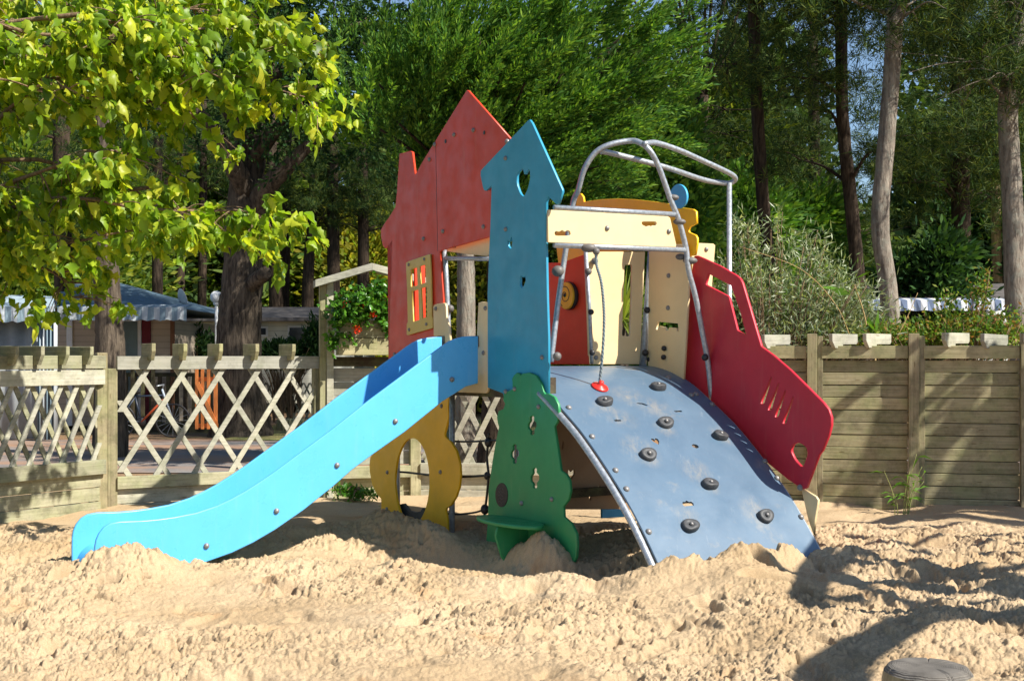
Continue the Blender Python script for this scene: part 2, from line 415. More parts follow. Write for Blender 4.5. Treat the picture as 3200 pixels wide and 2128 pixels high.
def sand_h(x, y):
    z = np.zeros_like(x)
    for cx, cy, a, rx, ry, an in MOUNDS:
        c, s_ = math.cos(R(an)), math.sin(R(an)); dx = x - cx; dy = y - cy
        u = (dx * c + dy * s_) / rx; v = (-dx * s_ + dy * c) / ry
        z += a * np.exp(-(u * u + v * v) * .9)
    z += .07 * (vnoise(x * 1.3, y * 1.5, 1) - .5) + .05 * (vnoise(x * 3.1, y * 3.1, 2) - .5)
    ridg = 1 - np.abs(vnoise(x * 2.1 + 3, y * 3.4 + .5 * np.sin(x * 1.7), 9) * 2 - 1)
    tram = np.clip(vnoise(x * 1.2, y * 1.4, 5) * 2.4 - .25, .28, 1)
    near = np.exp(-((x - .6) / 1.6) ** 2 - ((y - 7.8) / .9) ** 2); tram = np.maximum(tram, .95 * near)
    back = np.clip((10.2 - y) / .8, .12, 1); tram = tram * back
    right = np.clip((x - 1.6) / .8, 0, 1) * back
    z += (.035 + .05 * right) * (ridg - .5)
    wx = x + .06 * (vnoise(x * 7, y * 7, 20) - .5) + .02 * (vnoise(x * 26, y * 26, 22) - .5); wy = y + .06 * (vnoise(x * 7, y * 7, 21) - .5) + .02 * (vnoise(x * 26, y * 26, 23) - .5)
    for sc_, am, sd_, th in ((6.5, .012, 2, 1.25), (13, .016, 3, 1.05), (23, .017, 4, .85), (38, .015, 6, .7), (62, .012, 8, .55), (96, .008, 18, .5)):
        d = worley(wx * sc_, wy * sc_, sd_)
        keep = np.clip((vnoise(x * sc_ * .33, y * sc_ * .33, sd_ + 40) * 1.9 - th * .55) * 2.2, 0, 1)
        b_ = np.clip(1 - d * d * 1.15, 0, 1)
        z += am * (b_ * (1.6 - .6 * b_)) * keep * tram
    for f_, am, sd_ in ((9, .016, 11), (20, .014, 12), (45, .012, 13), (95, .009, 14)):
        z += am * (vnoise(wx * f_, wy * f_, sd_) - .5) * (tram * .9 + .1)
    fr_ = random.Random(3)
    for k in range(34):            # footprints: a pressed sole with a pushed-up rim
        fx, fy, fa = fr_.uniform(-3.0, 3.2), fr_.uniform(4.9, 7.6), fr_.uniform(0, 3.14); c, s_ = math.cos(fa), math.sin(fa)
        u_ = ((x - fx) * c + (y - fy) * s_) / .125; v_ = (-(x - fx) * s_ + (y - fy) * c) / (.048 + .008 * fr_.random()); q_ = u_ * u_ + v_ * v_
        m_ = np.exp(-q_ ** 2 * .8); z = z * (1 - .5 * m_) - .020 * m_ + .012 * np.exp(-((np.sqrt(q_) - 1.45) / .28) ** 2)
    pit = np.clip(vnoise(wx * 6.5 + 9, wy * 8, 31) - .74, 0, 1) * 4
    z -= .13 * pit * tram
    z -= .022 * tram
    return z
def build_sand():
    ys = [2.2]
    while ys[-1] < 12.6: ys.append(ys[-1] + .0072 * max(1, ys[-1] / 6.0))
    ys = np.array(ys); nx = 1100
    u = np.linspace(-1, 1, nx); ex = np.linspace(0, 1, 46)[1:]; nx += 90
    hw = np.clip(.43 * ys + .15, 2.2, 6.0)
    core = u[None, :] * hw[:, None]; out_ = hw[:, None] + (10.5 - hw[:, None]) * ex[None, :] ** 1.3; X = np.concatenate([-out_[:, ::-1], core, out_], 1); Y = np.repeat(ys[:, None], nx, 1)
    Zz = sand_h(X, Y)
    V = np.stack([X.ravel(), Y.ravel(), Zz.ravel()], 1); ny = len(ys)
    idx = np.arange(nx * ny).reshape(ny, nx)
    Fq = np.stack([idx[:-1, :-1].ravel(), idx[:-1, 1:].ravel(), idx[1:, 1:].ravel(), idx[1:, :-1].ravel()], 1)
    me = np_mesh('sand', V, Fq, M['sand'], True)
    o = mesh_obj('sand', me, None); tag(o, kind='structure')
    # the rest of the play area's sand, coarser, outside the close-up zone
    mb = MB()
build_sand()

def flat_sheet(name, x0, x1, y0, y1, z, mat, nx=2, ny=2):
    xs = np.linspace(x0, x1, nx); ys = np.linspace(y0, y1, ny)
    V = [(x, y, z) for y in ys for x in xs]; Fc = []
    for j in range(ny - 1):
        for i in range(nx - 1): a = j * nx + i; Fc.append((a, a + 1, a + nx + 1, a + nx))
    o = pydata(name, V, Fc, mat); tag(o, kind='structure'); return o
def m_ground():
    m = bpy.data.materials.new('forest_floor'); t, b = nodes(m)
    base = ramp(t, noise(t, .5, detail=9, rough=.7), [(.3, (.16, .085, .04)), (.5, (.30, .18, .09)), (.68, (.17, .17, .06))])
    f = ramp(t, noise(t, 40, detail=5, rough=.8), [(.3, (.6, .6, .6)), (.7, (1.3, 1.3, 1.3))])
    t.links.new(mixc(t, 1.0, base, f, 'MULTIPLY'), b.inputs['Base Color']); b.inputs['Roughness'].default_value = .95
    bump(t, b, noise(t, 30, detail=6), .6, .05); return m
def m_grass():
    m = bpy.data.materials.new('dry_grass'); t, b = nodes(m)
    base = ramp(t, noise(t, 1.2, detail=9, rough=.7), [(.35, (.42, .30, .13)), (.62, (.24, .27, .07))])
    f = ramp(t, noise(t, 60, detail=5, rough=.8), [(.3, (.6, .6, .6)), (.7, (1.3, 1.3, 1.3))])
    t.links.new(mixc(t, 1.0, base, f, 'MULTIPLY'), b.inputs['Base Color']); b.inputs['Roughness'].default_value = .95
    bump(t, b, noise(t, 50, detail=6), .8, .05); return m
def m_road():
    m = bpy.data.materials.new('asphalt'); t, b = nodes(m)
    base = ramp(t, noise(t, .8, detail=8, rough=.7), [(.35, (.15, .145, .14)), (.7, (.25, .235, .22))])
    nd = ramp(t, noise(t, .45, mapping(t, (.5, 2.2, 1)), 7, .7), [(.40, (0, 0, 0)), (.60, (.8, .8, .8))])
    out = mixc(t, nd, base, (.38, .2, .1))
    f = ramp(t, noise(t, 70, detail=4, rough=.8), [(.3, (.75, .75, .75)), (.7, (1.2, 1.2, 1.2))])
    t.links.new(mixc(t, 1.0, out, f, 'MULTIPLY'), b.inputs['Base Color']); b.inputs['Roughness'].default_value = .9; return m
M['ground'] = m_ground(); M['road'] = m_road(); M['drygrass'] = m_grass()
flat_sheet('ground', -700, 700, -300, 1200, -.16, M['ground'])
flat_sheet('road', -60, 60, 14.6, 20.5, -.02, M['road'])
flat_sheet('pine_needle_ground', -60, 60, 20.5, 200, -.03, M['ground'])
flat_sheet('verge', -60, 60, 12.4, 14.6, -.03, M['ground'])
g_ = flat_sheet('dry_grass_patch', -4.6, 3.5, 20.2, 27, -.012, M['drygrass'])

# ================================================================ PLAY STRUCTURE
C0 = Vector((.249, 8.30, 0))
U = Vector((.835, .55, 0)).normalized(); Vv = Vector((-U.y, U.x, 0))       # u: right and away, v: left and away
root = empty('playground_climber', (C0.x, C0.y, 0), 'colourful climbing frame with blue slide, red house front, teal tower and slate climbing ramp', 'play structure')
RL = Vector(root.location)
def uv(u, v, z=0): return C0 + U * u + Vv * v + Vector((0, 0, z))
def vplane(u): q = uv(u, 0); return Plane(q.x, q.y, -Vv.x, -Vv.y)          # faces left-front; e runs to the camera-right
def uplane(v): q = uv(0, v); return Plane(q.x, q.y, U.x, U.y)              # faces right-front
def plate(name, pl, outline, mat, holes=(), thick=.019, bev=.003, parent=None, label=None):
    loops = [[pl.tz(*p) for p in outline]] + [[pl.tz(*p) for p in h] for h in holes]
    me = curve_mesh(loops, thick, bev)
    mt = Matrix.Translation(-RL) @ pl.mat()
    me.transform(mt)
    o = mesh_obj(name, me, mat, parent or root)
    o['_pl'] = 0
    del o['_pl']
    if label: o['label'] = label
    return o
_dome = None
def dome_mesh():
    global _dome
    if _dome is None:
        prof = [(.0165, -.002), (.0165, .003), (.0145, .0085), (.010, .0125), (.004, .0145), (0, .015)]
        o = lathe('dome', prof, M['bolt'], None, 12); _dome = o.data; bpy.data.objects.remove(o)
    return _dome
def bolts(parent, pl, pts, r=1.0, name='bolt'):
    for p in pts:
        q = pl.pw(*p) - RL
        o = mesh_obj(name, dome_mesh(), None, parent, q)
        o.rotation_euler = pl.n.to_track_quat('Z', 'Y').to_euler(); o.scale = (r,) * 3
def ball(name, p, r, mat, parent=root, sx=(1, 1, 1)):
    prof = [(math.sin(a) * r, -math.cos(a) * r) for a in [math.pi * i / 9 for i in range(10)]]
    o = lathe(name, prof, mat, parent, 14, Vector(p) - RL); o.scale = sx; return o

# --- house front (red)
PH = vplane(0).off(-.03)
house = plate('house_panel', PH, Z(1, (1310, 505), (1290, 560), (1290, 1235), (1125, 1278), (735, 1388), (715, 1400)) + Z(3, (722, 180), (745, 520), (752, 800), (752, 1090), (305, 1090), (298, 985), (330, 0)) +
              Z(1, (332, 1308), (290, 1358), (268, 1372), (252, 1350), (237, 1280), (235, 1228), (262, 1180), (305, 1120), (355, 1040), (366, 930), (378, 760), (388, 605), (475, 585), (490, 592), (512, 778), (528, 758), (575, 672), (700, 470), (937, 88), (948, 92)),
              M['red'], [Z(3, (472, 232), (608, 196), (614, 640), (492, 672))])
bolts(house, PH, Z(1, (993, 412), (836, 450), (677, 530), (634, 652), (1075, 1200), (745, 1238), (586, 1298)) + Z(3, (350, 935)))
for p in Z(1, (764, 503), (1080, 432)):
    q = PH.pw(*p); o = mesh_obj('bolt_hole', dome_mesh().copy(), None, house, q - RL); o.data.materials[0] = M['black']
    o.rotation_euler = PH.n.to_track_quat('Z', 'Y').to_euler(); o.scale = (.95, .95, .2)
# seam between the two red boards
tA, zA = PH.tz(*Z(1, (683, 500))[0]); tB, zB = PH.tz(*Z(1, (700, 1400))[0])
mbs = MB(); mbs.box(-.0016, .0016, 0, (Vector((tB, zB)) - Vector((tA, zA))).length, -.003, .0012)
ang = math.atan2(zB - zA, tB - tA) - math.pi / 2
seam = mbs.build('board_seam', M['black'], house); seam.data.transform(Matrix.Translation(-RL) @ PH.mat() @ Matrix.Translation((tA, zA, 0)) @ Matrix.Rotation(ang, 4, 'Z'))
PW = PH.off(.018)
win = plate('window_frame', PW, Z(3, (441, 190), (458, 178), (622, 122), (635, 120), (643, 300), (650, 620), (657, 640), (658, 716), (640, 722), (452, 776), (447, 770), (447, 690), (456, 670), (450, 420)), M['olive'],
            [Z(3, (477, 240), (522, 224), (530, 228), (535, 370), (527, 376), (486, 385), (478, 380)), Z(3, (550, 214), (600, 198), (606, 350), (558, 364)), Z(3, (485, 418), (541, 402), (549, 655), (498, 670)), Z(3, (562, 392), (609, 378), (613, 630), (572, 644))], parent=house, thick=.013)
bolts(win, PW, Z(3, (465, 203), (592, 158), (468, 733), (609, 688)), .8)

# --- tower (teal)
PT = vplane(0)
tower = plate('tower_panel', PT, Z(1, (1450, 330), (1470, 360), (1712, 895), (1714, 915), (1682, 1010), (1668, 1014), (1603, 948), (1582, 1000)) + Z(3, (1580, 0), (1590, 500), (1600, 800), (1598, 1330), (1250, 1330), (1235, 1250), (1110, 1203), (1108, 430), (1118, 170), (1125, 0)) +
              Z(1, (1130, 1200), (1140, 872), (1128, 870), (1092, 903), (1080, 900), (1070, 880), (1050, 780), (1052, 745), (1068, 725), (1438, 335)),
              M['tower'], [round_poly(Z(1, (1385, 722), (1345, 765), (1342, 850), (1370, 930), (1402, 962), (1438, 890), (1457, 800), (1452, 728), (1435, 730), (1410, 778), (1398, 730)), 1),
                           Z(1, (1266, 1305), (1284, 1318), (1305, 1270), (1311, 1320), (1297, 1394), (1274, 1360)),
                           Z(3, (1378, 285), (1396, 303), (1414, 288), (1420, 330), (1404, 375), (1386, 398), (1370, 372), (1370, 310))])
bolts(tower, PT, Z(1, (1256, 640), (1257, 1220)) + Z(3, (1554, 958)))
bolts(tower, PT.off(-.01), Z(1, (1268, 505)), 1.1)
for p in Z(3, (1655, 950),): ball('clamp_knob', PT.pw(*p, -.02), .028, M['clamp'])

# --- tree shaped panel (green), seat, badge
PG = PT.off(.022)
gl = Z(3, (1308, 1135), (1325, 1105), (1345, 1088), (1362, 1094), (1372, 1110), (1395, 1094), (1445, 1086), (1500, 1110), (1545, 1180), (1560, 1240), (1572, 1262), (1600, 1256)) + \
    Z(5, (1650, 108), (1680, 170), (1686, 240), (1672, 310), (1648, 345), (1665, 450), (1690, 620), (1702, 708), (1745, 738), (1773, 790), (1780, 870), (1765, 940), (1722, 998), (1726, 1085), (1788, 1138), (1830, 1225), (1835, 1320), (1828, 1410), (1790, 1495), (1755, 1518), (1740, 1640), (1080, 1640), (1088, 1390), (1100, 1240), (1112, 1080), (1116, 860), (1150, 620), (1178, 460), (1202, 350), (1192, 320), (1185, 270), (1198, 222), (1238, 206), (1251, 160), (1236, 130), (1243, 72), (1275, 62), (1312, 44), (1311, -20))
def blossom(cx, cy, rx, ry):
    h = [(0, -1), (.38, -.94), (.52, -.78), (.42, -.58), (.62, -.44), (.92, -.32), (1, -.05), (.93, .2), (.68, .34), (.5, .48), (.55, .68), (.55, .82), (.35, .95)]
    return [(cx + rx * a, cy + ry * b) for a, b in h] + [(cx - rx * a, cy - ry * b) for a, b in h]
green = plate('tree_panel', PG, gl, M['green'], [Z(5, *blossom(1470, 338, 38, 82)), Z(5, *blossom(1328, 570, 36, 82)), Z(5, *blossom(1492, 768, 38, 88))], thick=.02)
bolts(green, PG, Z(5, (1256, 60), (1330, 40), (1525, 185), (1387, 972), (1633, 940), (1636, 1300), (1465, 1165)))
bad = plate('badge', PG.off(.004), Z(5, *ell(1220, 905, 50, 98)), m_simple('badge', (.05, .035, .03), .6, .4, 60), thick=.006, bev=.001, parent=green)
# wavy relief lines on the badge
for k in range(5):
    tb, zb = PG.tz(*Z(5, (1220, 850 + 28 * k))[0])
    tube('badge_mark', [PG.w(tb + x, zb + .006 * math.sin(x * 160 + k), .005) for x in np.linspace(-.028, .028, 9)], .0012, m_simple('badge_grey', (.15, .13, .12)) if k == 0 else bpy.data.materials['badge_grey'], bad, 5, RL)
# seat: an oval board standing out from the panel
ts, zs = PG.tz(*Z(5, (1410, 1100))[0])
seat_me = curve_mesh([[(x, y) for x, y in ell(0, 0, .34, .13, 36) if True]], .026, .008)
sm = Matrix.Translation(-RL) @ Matrix.Translation(PG.w(ts, zs, .12))
m3 = Matrix.Identity(4)
for i in range(3): m3[i][0] = PG.e[i]; m3[i][1] = -PG.n[i]; m3[i][2] = (0, 0, 1)[i]
seat_me.transform(sm @ m3); seat = mesh_obj('seat', seat_me, M['green'], root)
br = curve_mesh([[(0, 0), (.23, 0), (.25, -.08), (.2, -.22), (.1, -.34), (0, -.42)]], .02, .004)
m4 = Matrix.Identity(4)
for i in range(3): m4[i][0] = PG.n[i]; m4[i][1] = (0, 0, 1)[i]; m4[i][2] = PG.e[i]
br.transform(Matrix.Translation(-RL) @ Matrix.Translation(PG.w(ts + .04, zs - .014, 0)) @ m4)
brk = mesh_obj('seat_bracket', br, M['green'], root)

# --- yellow leg panel with oval hole
PY = PH.off(.0)
yl = Z(5, (792, 90), (778, 180), (785, 262), (772, 330), (752, 405), (758, 432), (805, 475), (850, 550), (878, 660), (882, 740), (872, 840), (845, 920), (805, 985), (765, 1012), (760, 1035), (772, 1105), (781, 1190), (778, 1260), (768, 1335), (760, 1460), (225, 1460), (228, 1240), (231, 1130), (240, 1000), (238, 935), (200, 890), (165, 820), (146, 720), (143, 660), (150, 600), (220, 470), (330, 340), (600, 90))
yel = plate('scalloped_leg_panel', PY, yl, M['yellow'], [Z(5, *ell(491, 793, 142, 355, 40))], thick=.02)
bolts(yel, PY, Z(5, (291, 720), (724, 718), (287, 1020), (733, 180)))
rb = plate('hole_edge_guard', PY.off(-.05), Z(5, (388, 985), (415, 978), (440, 1010), (460, 1035), (520, 1050), (560, 1040), (575, 1015), (590, 1040), (580, 1110), (540, 1150), (470, 1160), (420, 1130), (392, 1060)), M['rubber'], thick=.03)

# --- slide
PS = uplane(.80)
top = Z(7, (445, 1090), (444, 1000), (446, 920), (455, 870), (475, 825), (510, 782), (555, 755), (620, 742), (720, 739), (800, 735), (900, 725), (1000, 711), (1150, 682), (1300, 632), (1400, 585), (1500, 530), (1600, 466), (1700, 398), (1900, 250), (2100, 103)) + Z(3, (150, 1310), (400, 1125), (600, 976), (740, 872), (790, 838), (840, 815), (900, 798), (965, 792), (1025, 792))
bot = Z(7, (445, 1110), (500, 1100), (650, 1090), (800, 1080), (930, 1070), (1050, 1058), (1200, 1022), (1400, 950), (1550, 878), (1700, 790), (1900, 652), (2100, 492)) + Z(3, (0, 1868), (150, 1757), (430, 1560), (740, 1310), (860, 1235), (930, 1190), (1025, 1165))
slide_root = plate('slide', PS, top + bot[::-1], M['slide'], thick=.022, bev=.006)
SW = .50
PS2 = uplane(.80 + SW)
def slide_shift(loop): return [PS.tz(*p) for p in loop]
me2 = curve_mesh([slide_shift(top + bot[::-1])], .022, .006)
me2.transform(Matrix.Translation(-RL) @ PS2.mat()); mesh_obj('side_wall', me2, M['slide'], slide_root)
# bed between the walls
bt = [PS.tz(*p) for p in bot]
bed = []
for i, (t_, z_) in enumerate(bt):
    if i == 0: continue
    a = bt[max(0, i - 1)]; b = bt[min(len(bt) - 1, i + 1)]
    d = Vector((b[0] - a[0], b[1] - a[1])).normalized(); nrm = Vector((-d.y, d.x))
    lift = .07
    bed.append((t_ + nrm.x * lift, z_ + nrm.y * lift))
f0 = bt[0]
lip = [(f0[0] + .02, f0[1] - .03), (f0[0] + .035, f0[1] + .035), (f0[0] + .075, f0[1] + .085), (f0[0] + .14, f0[1] + .115), (f0[0] + .24, f0[1] + .115)]
bed = lip + [b for b in bed if b[0] > f0[0] + .42]
bp = [Vector((t_, z_, 0)) for t_, z_ in bed]; bp = smooth_path(bp, 5)
V = []; Fc = []; nb = len(bp); prof = [(-.005, .0), (-.03, .0), (-.07, -.012), (-SW / 2, -.016), (-SW + .05, -.012), (-SW + .01, .0), (-SW - .0, .0)]
for p in bp:
    for dv, dz in prof: V.append(PS.w(p.x, p.y + dz, dv - .01) - RL)
k = len(prof)
for i in range(nb - 1):
    for j in range(k - 1): Fc.append((i * k + j, i * k + j + 1, (i + 1) * k + j + 1, (i + 1) * k + j))
bedo = pydata('slide_bed', V, Fc, M['slide'], slide_root, True)
so = bedo.modifiers.new('thick', 'SOLIDIFY'); so.thickness = .012; so.offset = 0
bolts(slide_root, PS, Z(7, (1221, 908), (1711, 664), (2135, 344)) + Z(3, (353, 1480), (815, 1138)), 1.15)

# --- cream brackets holding the slide
PB = PH.off(.028)
b1 = plate('slide_bracket', PB, Z(3, (664, 545), (672, 532), (690, 527), (745, 518), (758, 522), (765, 545), (768, 640), (785, 700), (800, 830), (795, 845), (762, 860), (720, 845), (700, 795), (668, 782)), M['cream'])
bolts(b1, PB, Z(3, (686, 562), (725, 845)))
b2 = plate('slide_bracket', PB, Z(3, (1034, 515), (1060, 508), (1125, 518), (1140, 528), (1142, 560), (1138, 900), (1125, 1150), (1102, 1240), (1090, 1248), (870, 1240), (860, 1225), (930, 1165), (1022, 1150), (1024, 780), (1022, 760)), M['cream'])
bolts(b2, PB, Z(3, (1091, 558), (1075, 922)))
for pts in (Z(3, (697, 785), (750, 785), (752, 868), (730, 875), (700, 850)), Z(3, (968, 785), (1030, 785), (1030, 870), (1010, 880), (975, 850))):
    bb = plate('steel_bracket', PB.off(.006), pts, M['clamp'], thick=.005, bev=.001)
bolts(b1, PB.off(.01), Z(3, (728, 838),)); bolts(b2, PB.off(.01), Z(3, (1002, 838),))

# --- posts by the slide opening, rail and board above the opening
def tb(name, pts, r=.019, mat=None, n=0, parent=root):
    P = smooth_path(pts, n) if n else pts
    return tube(name, P, r, mat or M['metal'], parent, 14, RL)
PP = PH.off(-.035)
tb('post', [PP.pw(*Z(3, (755, 85))[0]), PP.pw(*Z(3, (770, 300))[0]), PP.pw(*Z(3, (790, 740))[0]), PP.pw(*Z(3, (800, 1000))[0])])
tb('rail', [PP.pw(*Z(3, (745, 150))[0]), PP.pw(*Z(3, (1180, 156))[0])], .016)
plate('lintel_board', PP.off(-.02), Z(3, (775, 70), (850, 68), (855, -20), (1180, -60), (1160, 100), (1100, 132), (775, 92)), M['cream'])
ball('clamp_knob', PP.pw(*Z(3, (803, 560))[0]), .028, M['clamp'])
# back wall pieces of the small house
PR = uplane(1.93)
plate('return_panel', PR, [(1296, 720), (1326, 705), (1332, 1130), (1300, 1130)], M['red'])
# platform and beams below
plf = MB()
def uvbox(mb, u0, u1, v0, v1, z0, z1):
    m = Matrix.Identity(4)
    for i in range(3): m[i][0] = U[i]; m[i][1] = Vv[i]
    mb.box(u0, u1, v0, v1, z0, z1, m)
uvbox(plf, .03, 1.33, .56, 2.25, 1.17, 1.215)
plf.build('platform', M['rubber'], root)
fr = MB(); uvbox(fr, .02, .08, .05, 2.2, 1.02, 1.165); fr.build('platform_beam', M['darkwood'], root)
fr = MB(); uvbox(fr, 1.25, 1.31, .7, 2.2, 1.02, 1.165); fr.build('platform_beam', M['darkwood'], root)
for (u_, v_) in ((.06, 1.35), (.06, 2.2), (1.28, .66), (.8, 1.6)):
    tb('support_post', [uv(u_, v_, -.35), uv(u_, v_, 1.17)], .022)
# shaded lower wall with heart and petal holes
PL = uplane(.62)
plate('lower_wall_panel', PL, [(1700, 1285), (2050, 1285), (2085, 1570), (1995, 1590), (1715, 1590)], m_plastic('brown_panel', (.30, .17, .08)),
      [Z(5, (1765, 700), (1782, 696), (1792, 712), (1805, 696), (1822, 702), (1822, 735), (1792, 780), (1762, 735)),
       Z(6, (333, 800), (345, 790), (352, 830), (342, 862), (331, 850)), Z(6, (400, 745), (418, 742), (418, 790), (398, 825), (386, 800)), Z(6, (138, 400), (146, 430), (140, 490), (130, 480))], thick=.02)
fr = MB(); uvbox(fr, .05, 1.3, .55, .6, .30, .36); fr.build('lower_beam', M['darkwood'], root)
plate('lower_blue_panel', uplane(.5), Z(6, (430, 925), (600, 925), (600, 975), (430, 985)), M['disc'])

# --- climbing ramp
PROF = [(-.62, 1.235), (-.45, 1.215), (-.30, 1.175), (-.15, 1.115), (0, 1.03), (.18, .92), (.35, .805), (.61, .59), (.85, .36), (1.08, .08), (1.2, -.09), (1.3, -.25)]
pr_r = np.array([p[0] for p in PROF]); pr_z = np.array([p[1] for p in PROF])
fine = smooth_path([Vector((r, z, 0)) for r, z in PROF], 12)
fr_r = np.array([p.x for p in fine]); fr_z = np.array([p.y for p in fine])
arc = np.concatenate([[0], np.cumsum(np.hypot(np.diff(fr_r), np.diff(fr_z)))])
def rz(r): return float(np.interp(r, fr_r, fr_z))
def ramp_pt(u, r, d=0):
    z = rz(r); dr = .01; tz_ = (rz(r + dr) - rz(r - dr)) / (2 * dr); n = Vector((-tz_, 1)).normalized()
    q = uv(u, -r, z); return q - Vv * (n.x * d) + Vector((0, 0, n.y * d)), (-Vv * n.x + Vector((0, 0, n.y)))
def ramp_hit(px, py):
    """(u, r) on the ramp seen at a photo pixel"""
    best = None
    for r in np.linspace(-.6, 1.2, 361):
        q = uplane(-r); t, z = q.tz(px, py); e = abs(z - rz(r))
        if 0 <= t <= 1.4 and (best is None or e < best[0]): best = (e, t, r)
    return best[1], best[2]
RW = 1.33
def r2a(r): return float(np.interp(r, fr_r, arc))
def sheet_hole(px, py, kind, s=1):
    u, r = ramp_hit(px, py); a = r2a(r)
    if kind == 'heart': base = [(0, -.03), (.026, -.004), (.030, .014), (.018, .026), (.004, .02), (0, .012), (-.004, .02), (-.018, .026), (-.030, .014), (-.026, -.004)]
    elif kind == 'cloud': base = [(-.035, -.012), (.035, -.012), (.042, 0), (.034, .014), (.016, .012), (.004, .022), (-.012, .014), (-.03, .016), (-.042, 0)]
    elif kind == 'slot': base = [(-.03, -.01), (.03, -.01), (.037, 0), (.03, .01), (-.03, .01), (-.037, 0)]
    elif kind == 'leaf': base = [(-.05, .01), (-.02, .016), (.02, .008), (.045, -.016), (.03, -.022), (-.01, -.008)]
    else: base = ell(0, 0, .028, .018, 12)
    return [(u + x * s, a - y * s * 1.25) for x, y in base]
holes = [sheet_hole(*Z(6, (718, 145))[0], 'leaf'), sheet_hole(*Z(6, (988, 200))[0], 'slot'), sheet_hole(*Z(6, (542, 267))[0], 'cloud', .75), sheet_hole(*Z(6, (825, 421))[0], 'heart', 1),
         sheet_hole(*Z(6, (1115, 457))[0], 'round'), sheet_hole(*Z(6, (1062, 884))[0], 'cloud', 1.1)]
A_end = float(arc[-1])
me = curve_mesh([[(.02, .01), (RW, .01), (RW, A_end), (.02, A_end)]] + holes, .014, .002)
bm = bmesh.new(); bm.from_mesh(me)
bmesh.ops.remove_doubles(bm, verts=bm.verts, dist=1e-5)
for a in np.arange(.05, A_end, .045):
    bmesh.ops.bisect_plane(bm, geom=list(bm.verts) + list(bm.edges) + list(bm.faces), plane_co=(0, a, 0), plane_no=(0, 1, 0))
for v_ in bm.verts:
    r_ = float(np.interp(v_.co.y, arc, fr_r)); p, _n = ramp_pt(v_.co.x, r_, -v_.co.z * -1)
    v_.co = p - RL
bmesh.ops.recalc_face_normals(bm, faces=bm.faces)
bm.to_mesh(me); bm.free()
spots = []
for px, py, rr_ in [(620, 90, .16), (820, 175, .16), (570, 250, .14), (700, 480, .17), (1120, 640, .15), (1560, 930, .14), (760, 530, .12), (1210, 740, .1), (1320, 375, .12), (1060, 990, .12), (890, 330, .1), (450, 175, .1)]:
    a_, b_ = ZT[6][0] + ZT[6][2] * px, ZT[6][1] + ZT[6][2] * py; u_, r_ = ramp_hit(a_, b_); p_ = ramp_pt(u_, r_, 0)[0] - RL; spots.append((p_.x, p_.y, p_.z, rr_))
M['ramp'] = m_ramp(spots)
rampo = mesh_obj('climbing_ramp', me, M['ramp'], root)
for u_, nm in ((-.006, 'side_rail'), (RW + .012, 'side_rail')):
    tb(nm, [ramp_pt(u_, r, -.03)[0] for r in np.linspace(-.35 if u_ > 0 else -.1, 1.28, 30)], .022)
# skirts: edge profile boards
def ramp_bolt(px, py, s=1.25):
    u, r = ramp_hit(px, py); p, n = ramp_pt(u, r, 0)
    o = mesh_obj('bolt', dome_mesh(), None, rampo, p - RL); o.rotation_euler = n.to_track_quat('Z', 'Y').to_euler(); o.scale = (s, s, s)
for p in Z(6, (181, 178), (353, 388), (526, 640), (606, 777), (770, 1090), (1716, 697), (1892, 982), (1238, 152), (1120, 75), (1625, 570)) + [(2088, 1182), (2160, 1236)]: ramp_bolt(*p)
def hold(px, py, s=.88, w=1.25):
    u, r = ramp_hit(px, py); p, n = ramp_pt(u, r, 0)
    prof = [(.054, 0), (.056, .014), (.050, .036), (.047, .040), (.030, .040), (.016, .037), (.014, .034), (0, .034)]
    o = lathe('climbing_hold', [(a * s, b * s) for a, b in prof], M['rubber'], rampo, 24, p - RL)
    q = n.to_track_quat('Z', 'Y'); o.rotation_euler = q.to_euler()
    me = o.data
    ph = random.random() * 6
    ux = q.inverted() @ U
    for v_ in me.vertices:      # oval with pointed ends, wider across the ramp
        a = math.atan2(v_.co.y, v_.co.x); ca = abs(math.cos(a - math.atan2(ux.y, ux.x))); l = .82 + .30 * ca ** 2.5 + .05 * math.sin(3 * a + ph)
        v_.co.x *= l * w / 1.1; v_.co.y *= l * w / 1.1; v_.co.z *= 1 + .25 * math.sin(a + ph) * (v_.co.z > .02)
    b = lathe('hold_bolt', [(.014 * s, 0), (.014 * s, .008), (.008 * s, .013), (0, .014)], M['bolt'], o, 10, (0, 0, .034 * s))
for p in Z(6, (440, 142), (890, 300), (1293, 388), (762, 532), (1215, 742), (1068, 1048), (1625, 985)): hold(*p)
hold(*Z(6, (835, 28))[0], .9)

# --- hoop and rails over the ramp
PU = uplane(0)
hp = Z(2, (495, 760), (540, 640), (590, 470), (680, 335), (800, 268), (960, 238), (1040, 250), (1120, 310), (1190, 430), (1250, 590), (1300, 730), (1360, 880), (1420, 1110)) + Z(4, (1440, 240), (1500, 470), (1560, 780), (1600, 1000), (1632, 1300))
hw = [PU.pw(*p) for p in hp]
low = [PU.w(PU.tz(1722, 1150)[0] + .03, 1.03), PU.w(PU.tz(1745, 960)[0] + .01, 1.65)]
hw = []
for i, p in enumerate(hp):
    d_ = .42 * max(0, 1 - i / 7.0)
    hw.append(uplane(d_).pw(*p))
low = [uplane(.46).pw(1722, 1130), uplane(.46).pw(1742, 960), uplane(.46).pw(1765, 800)]
tb('hoop', low + hw, .0195, n=6)
ra = tb('cross_rail', [PU.w(.03, PU.tz(*Z(2, (300, 778))[0])[1]), PU.pw(*Z(2, (1330, 838))[0], .0)], .018)
rb_ = tb('cross_rail', [PU.w(.03, PU.tz(*Z(2, (300, 1085))[0])[1]), PU.pw(*Z(2, (1410, 1128))[0], .0)], .018)
PC = PU.off(.012)
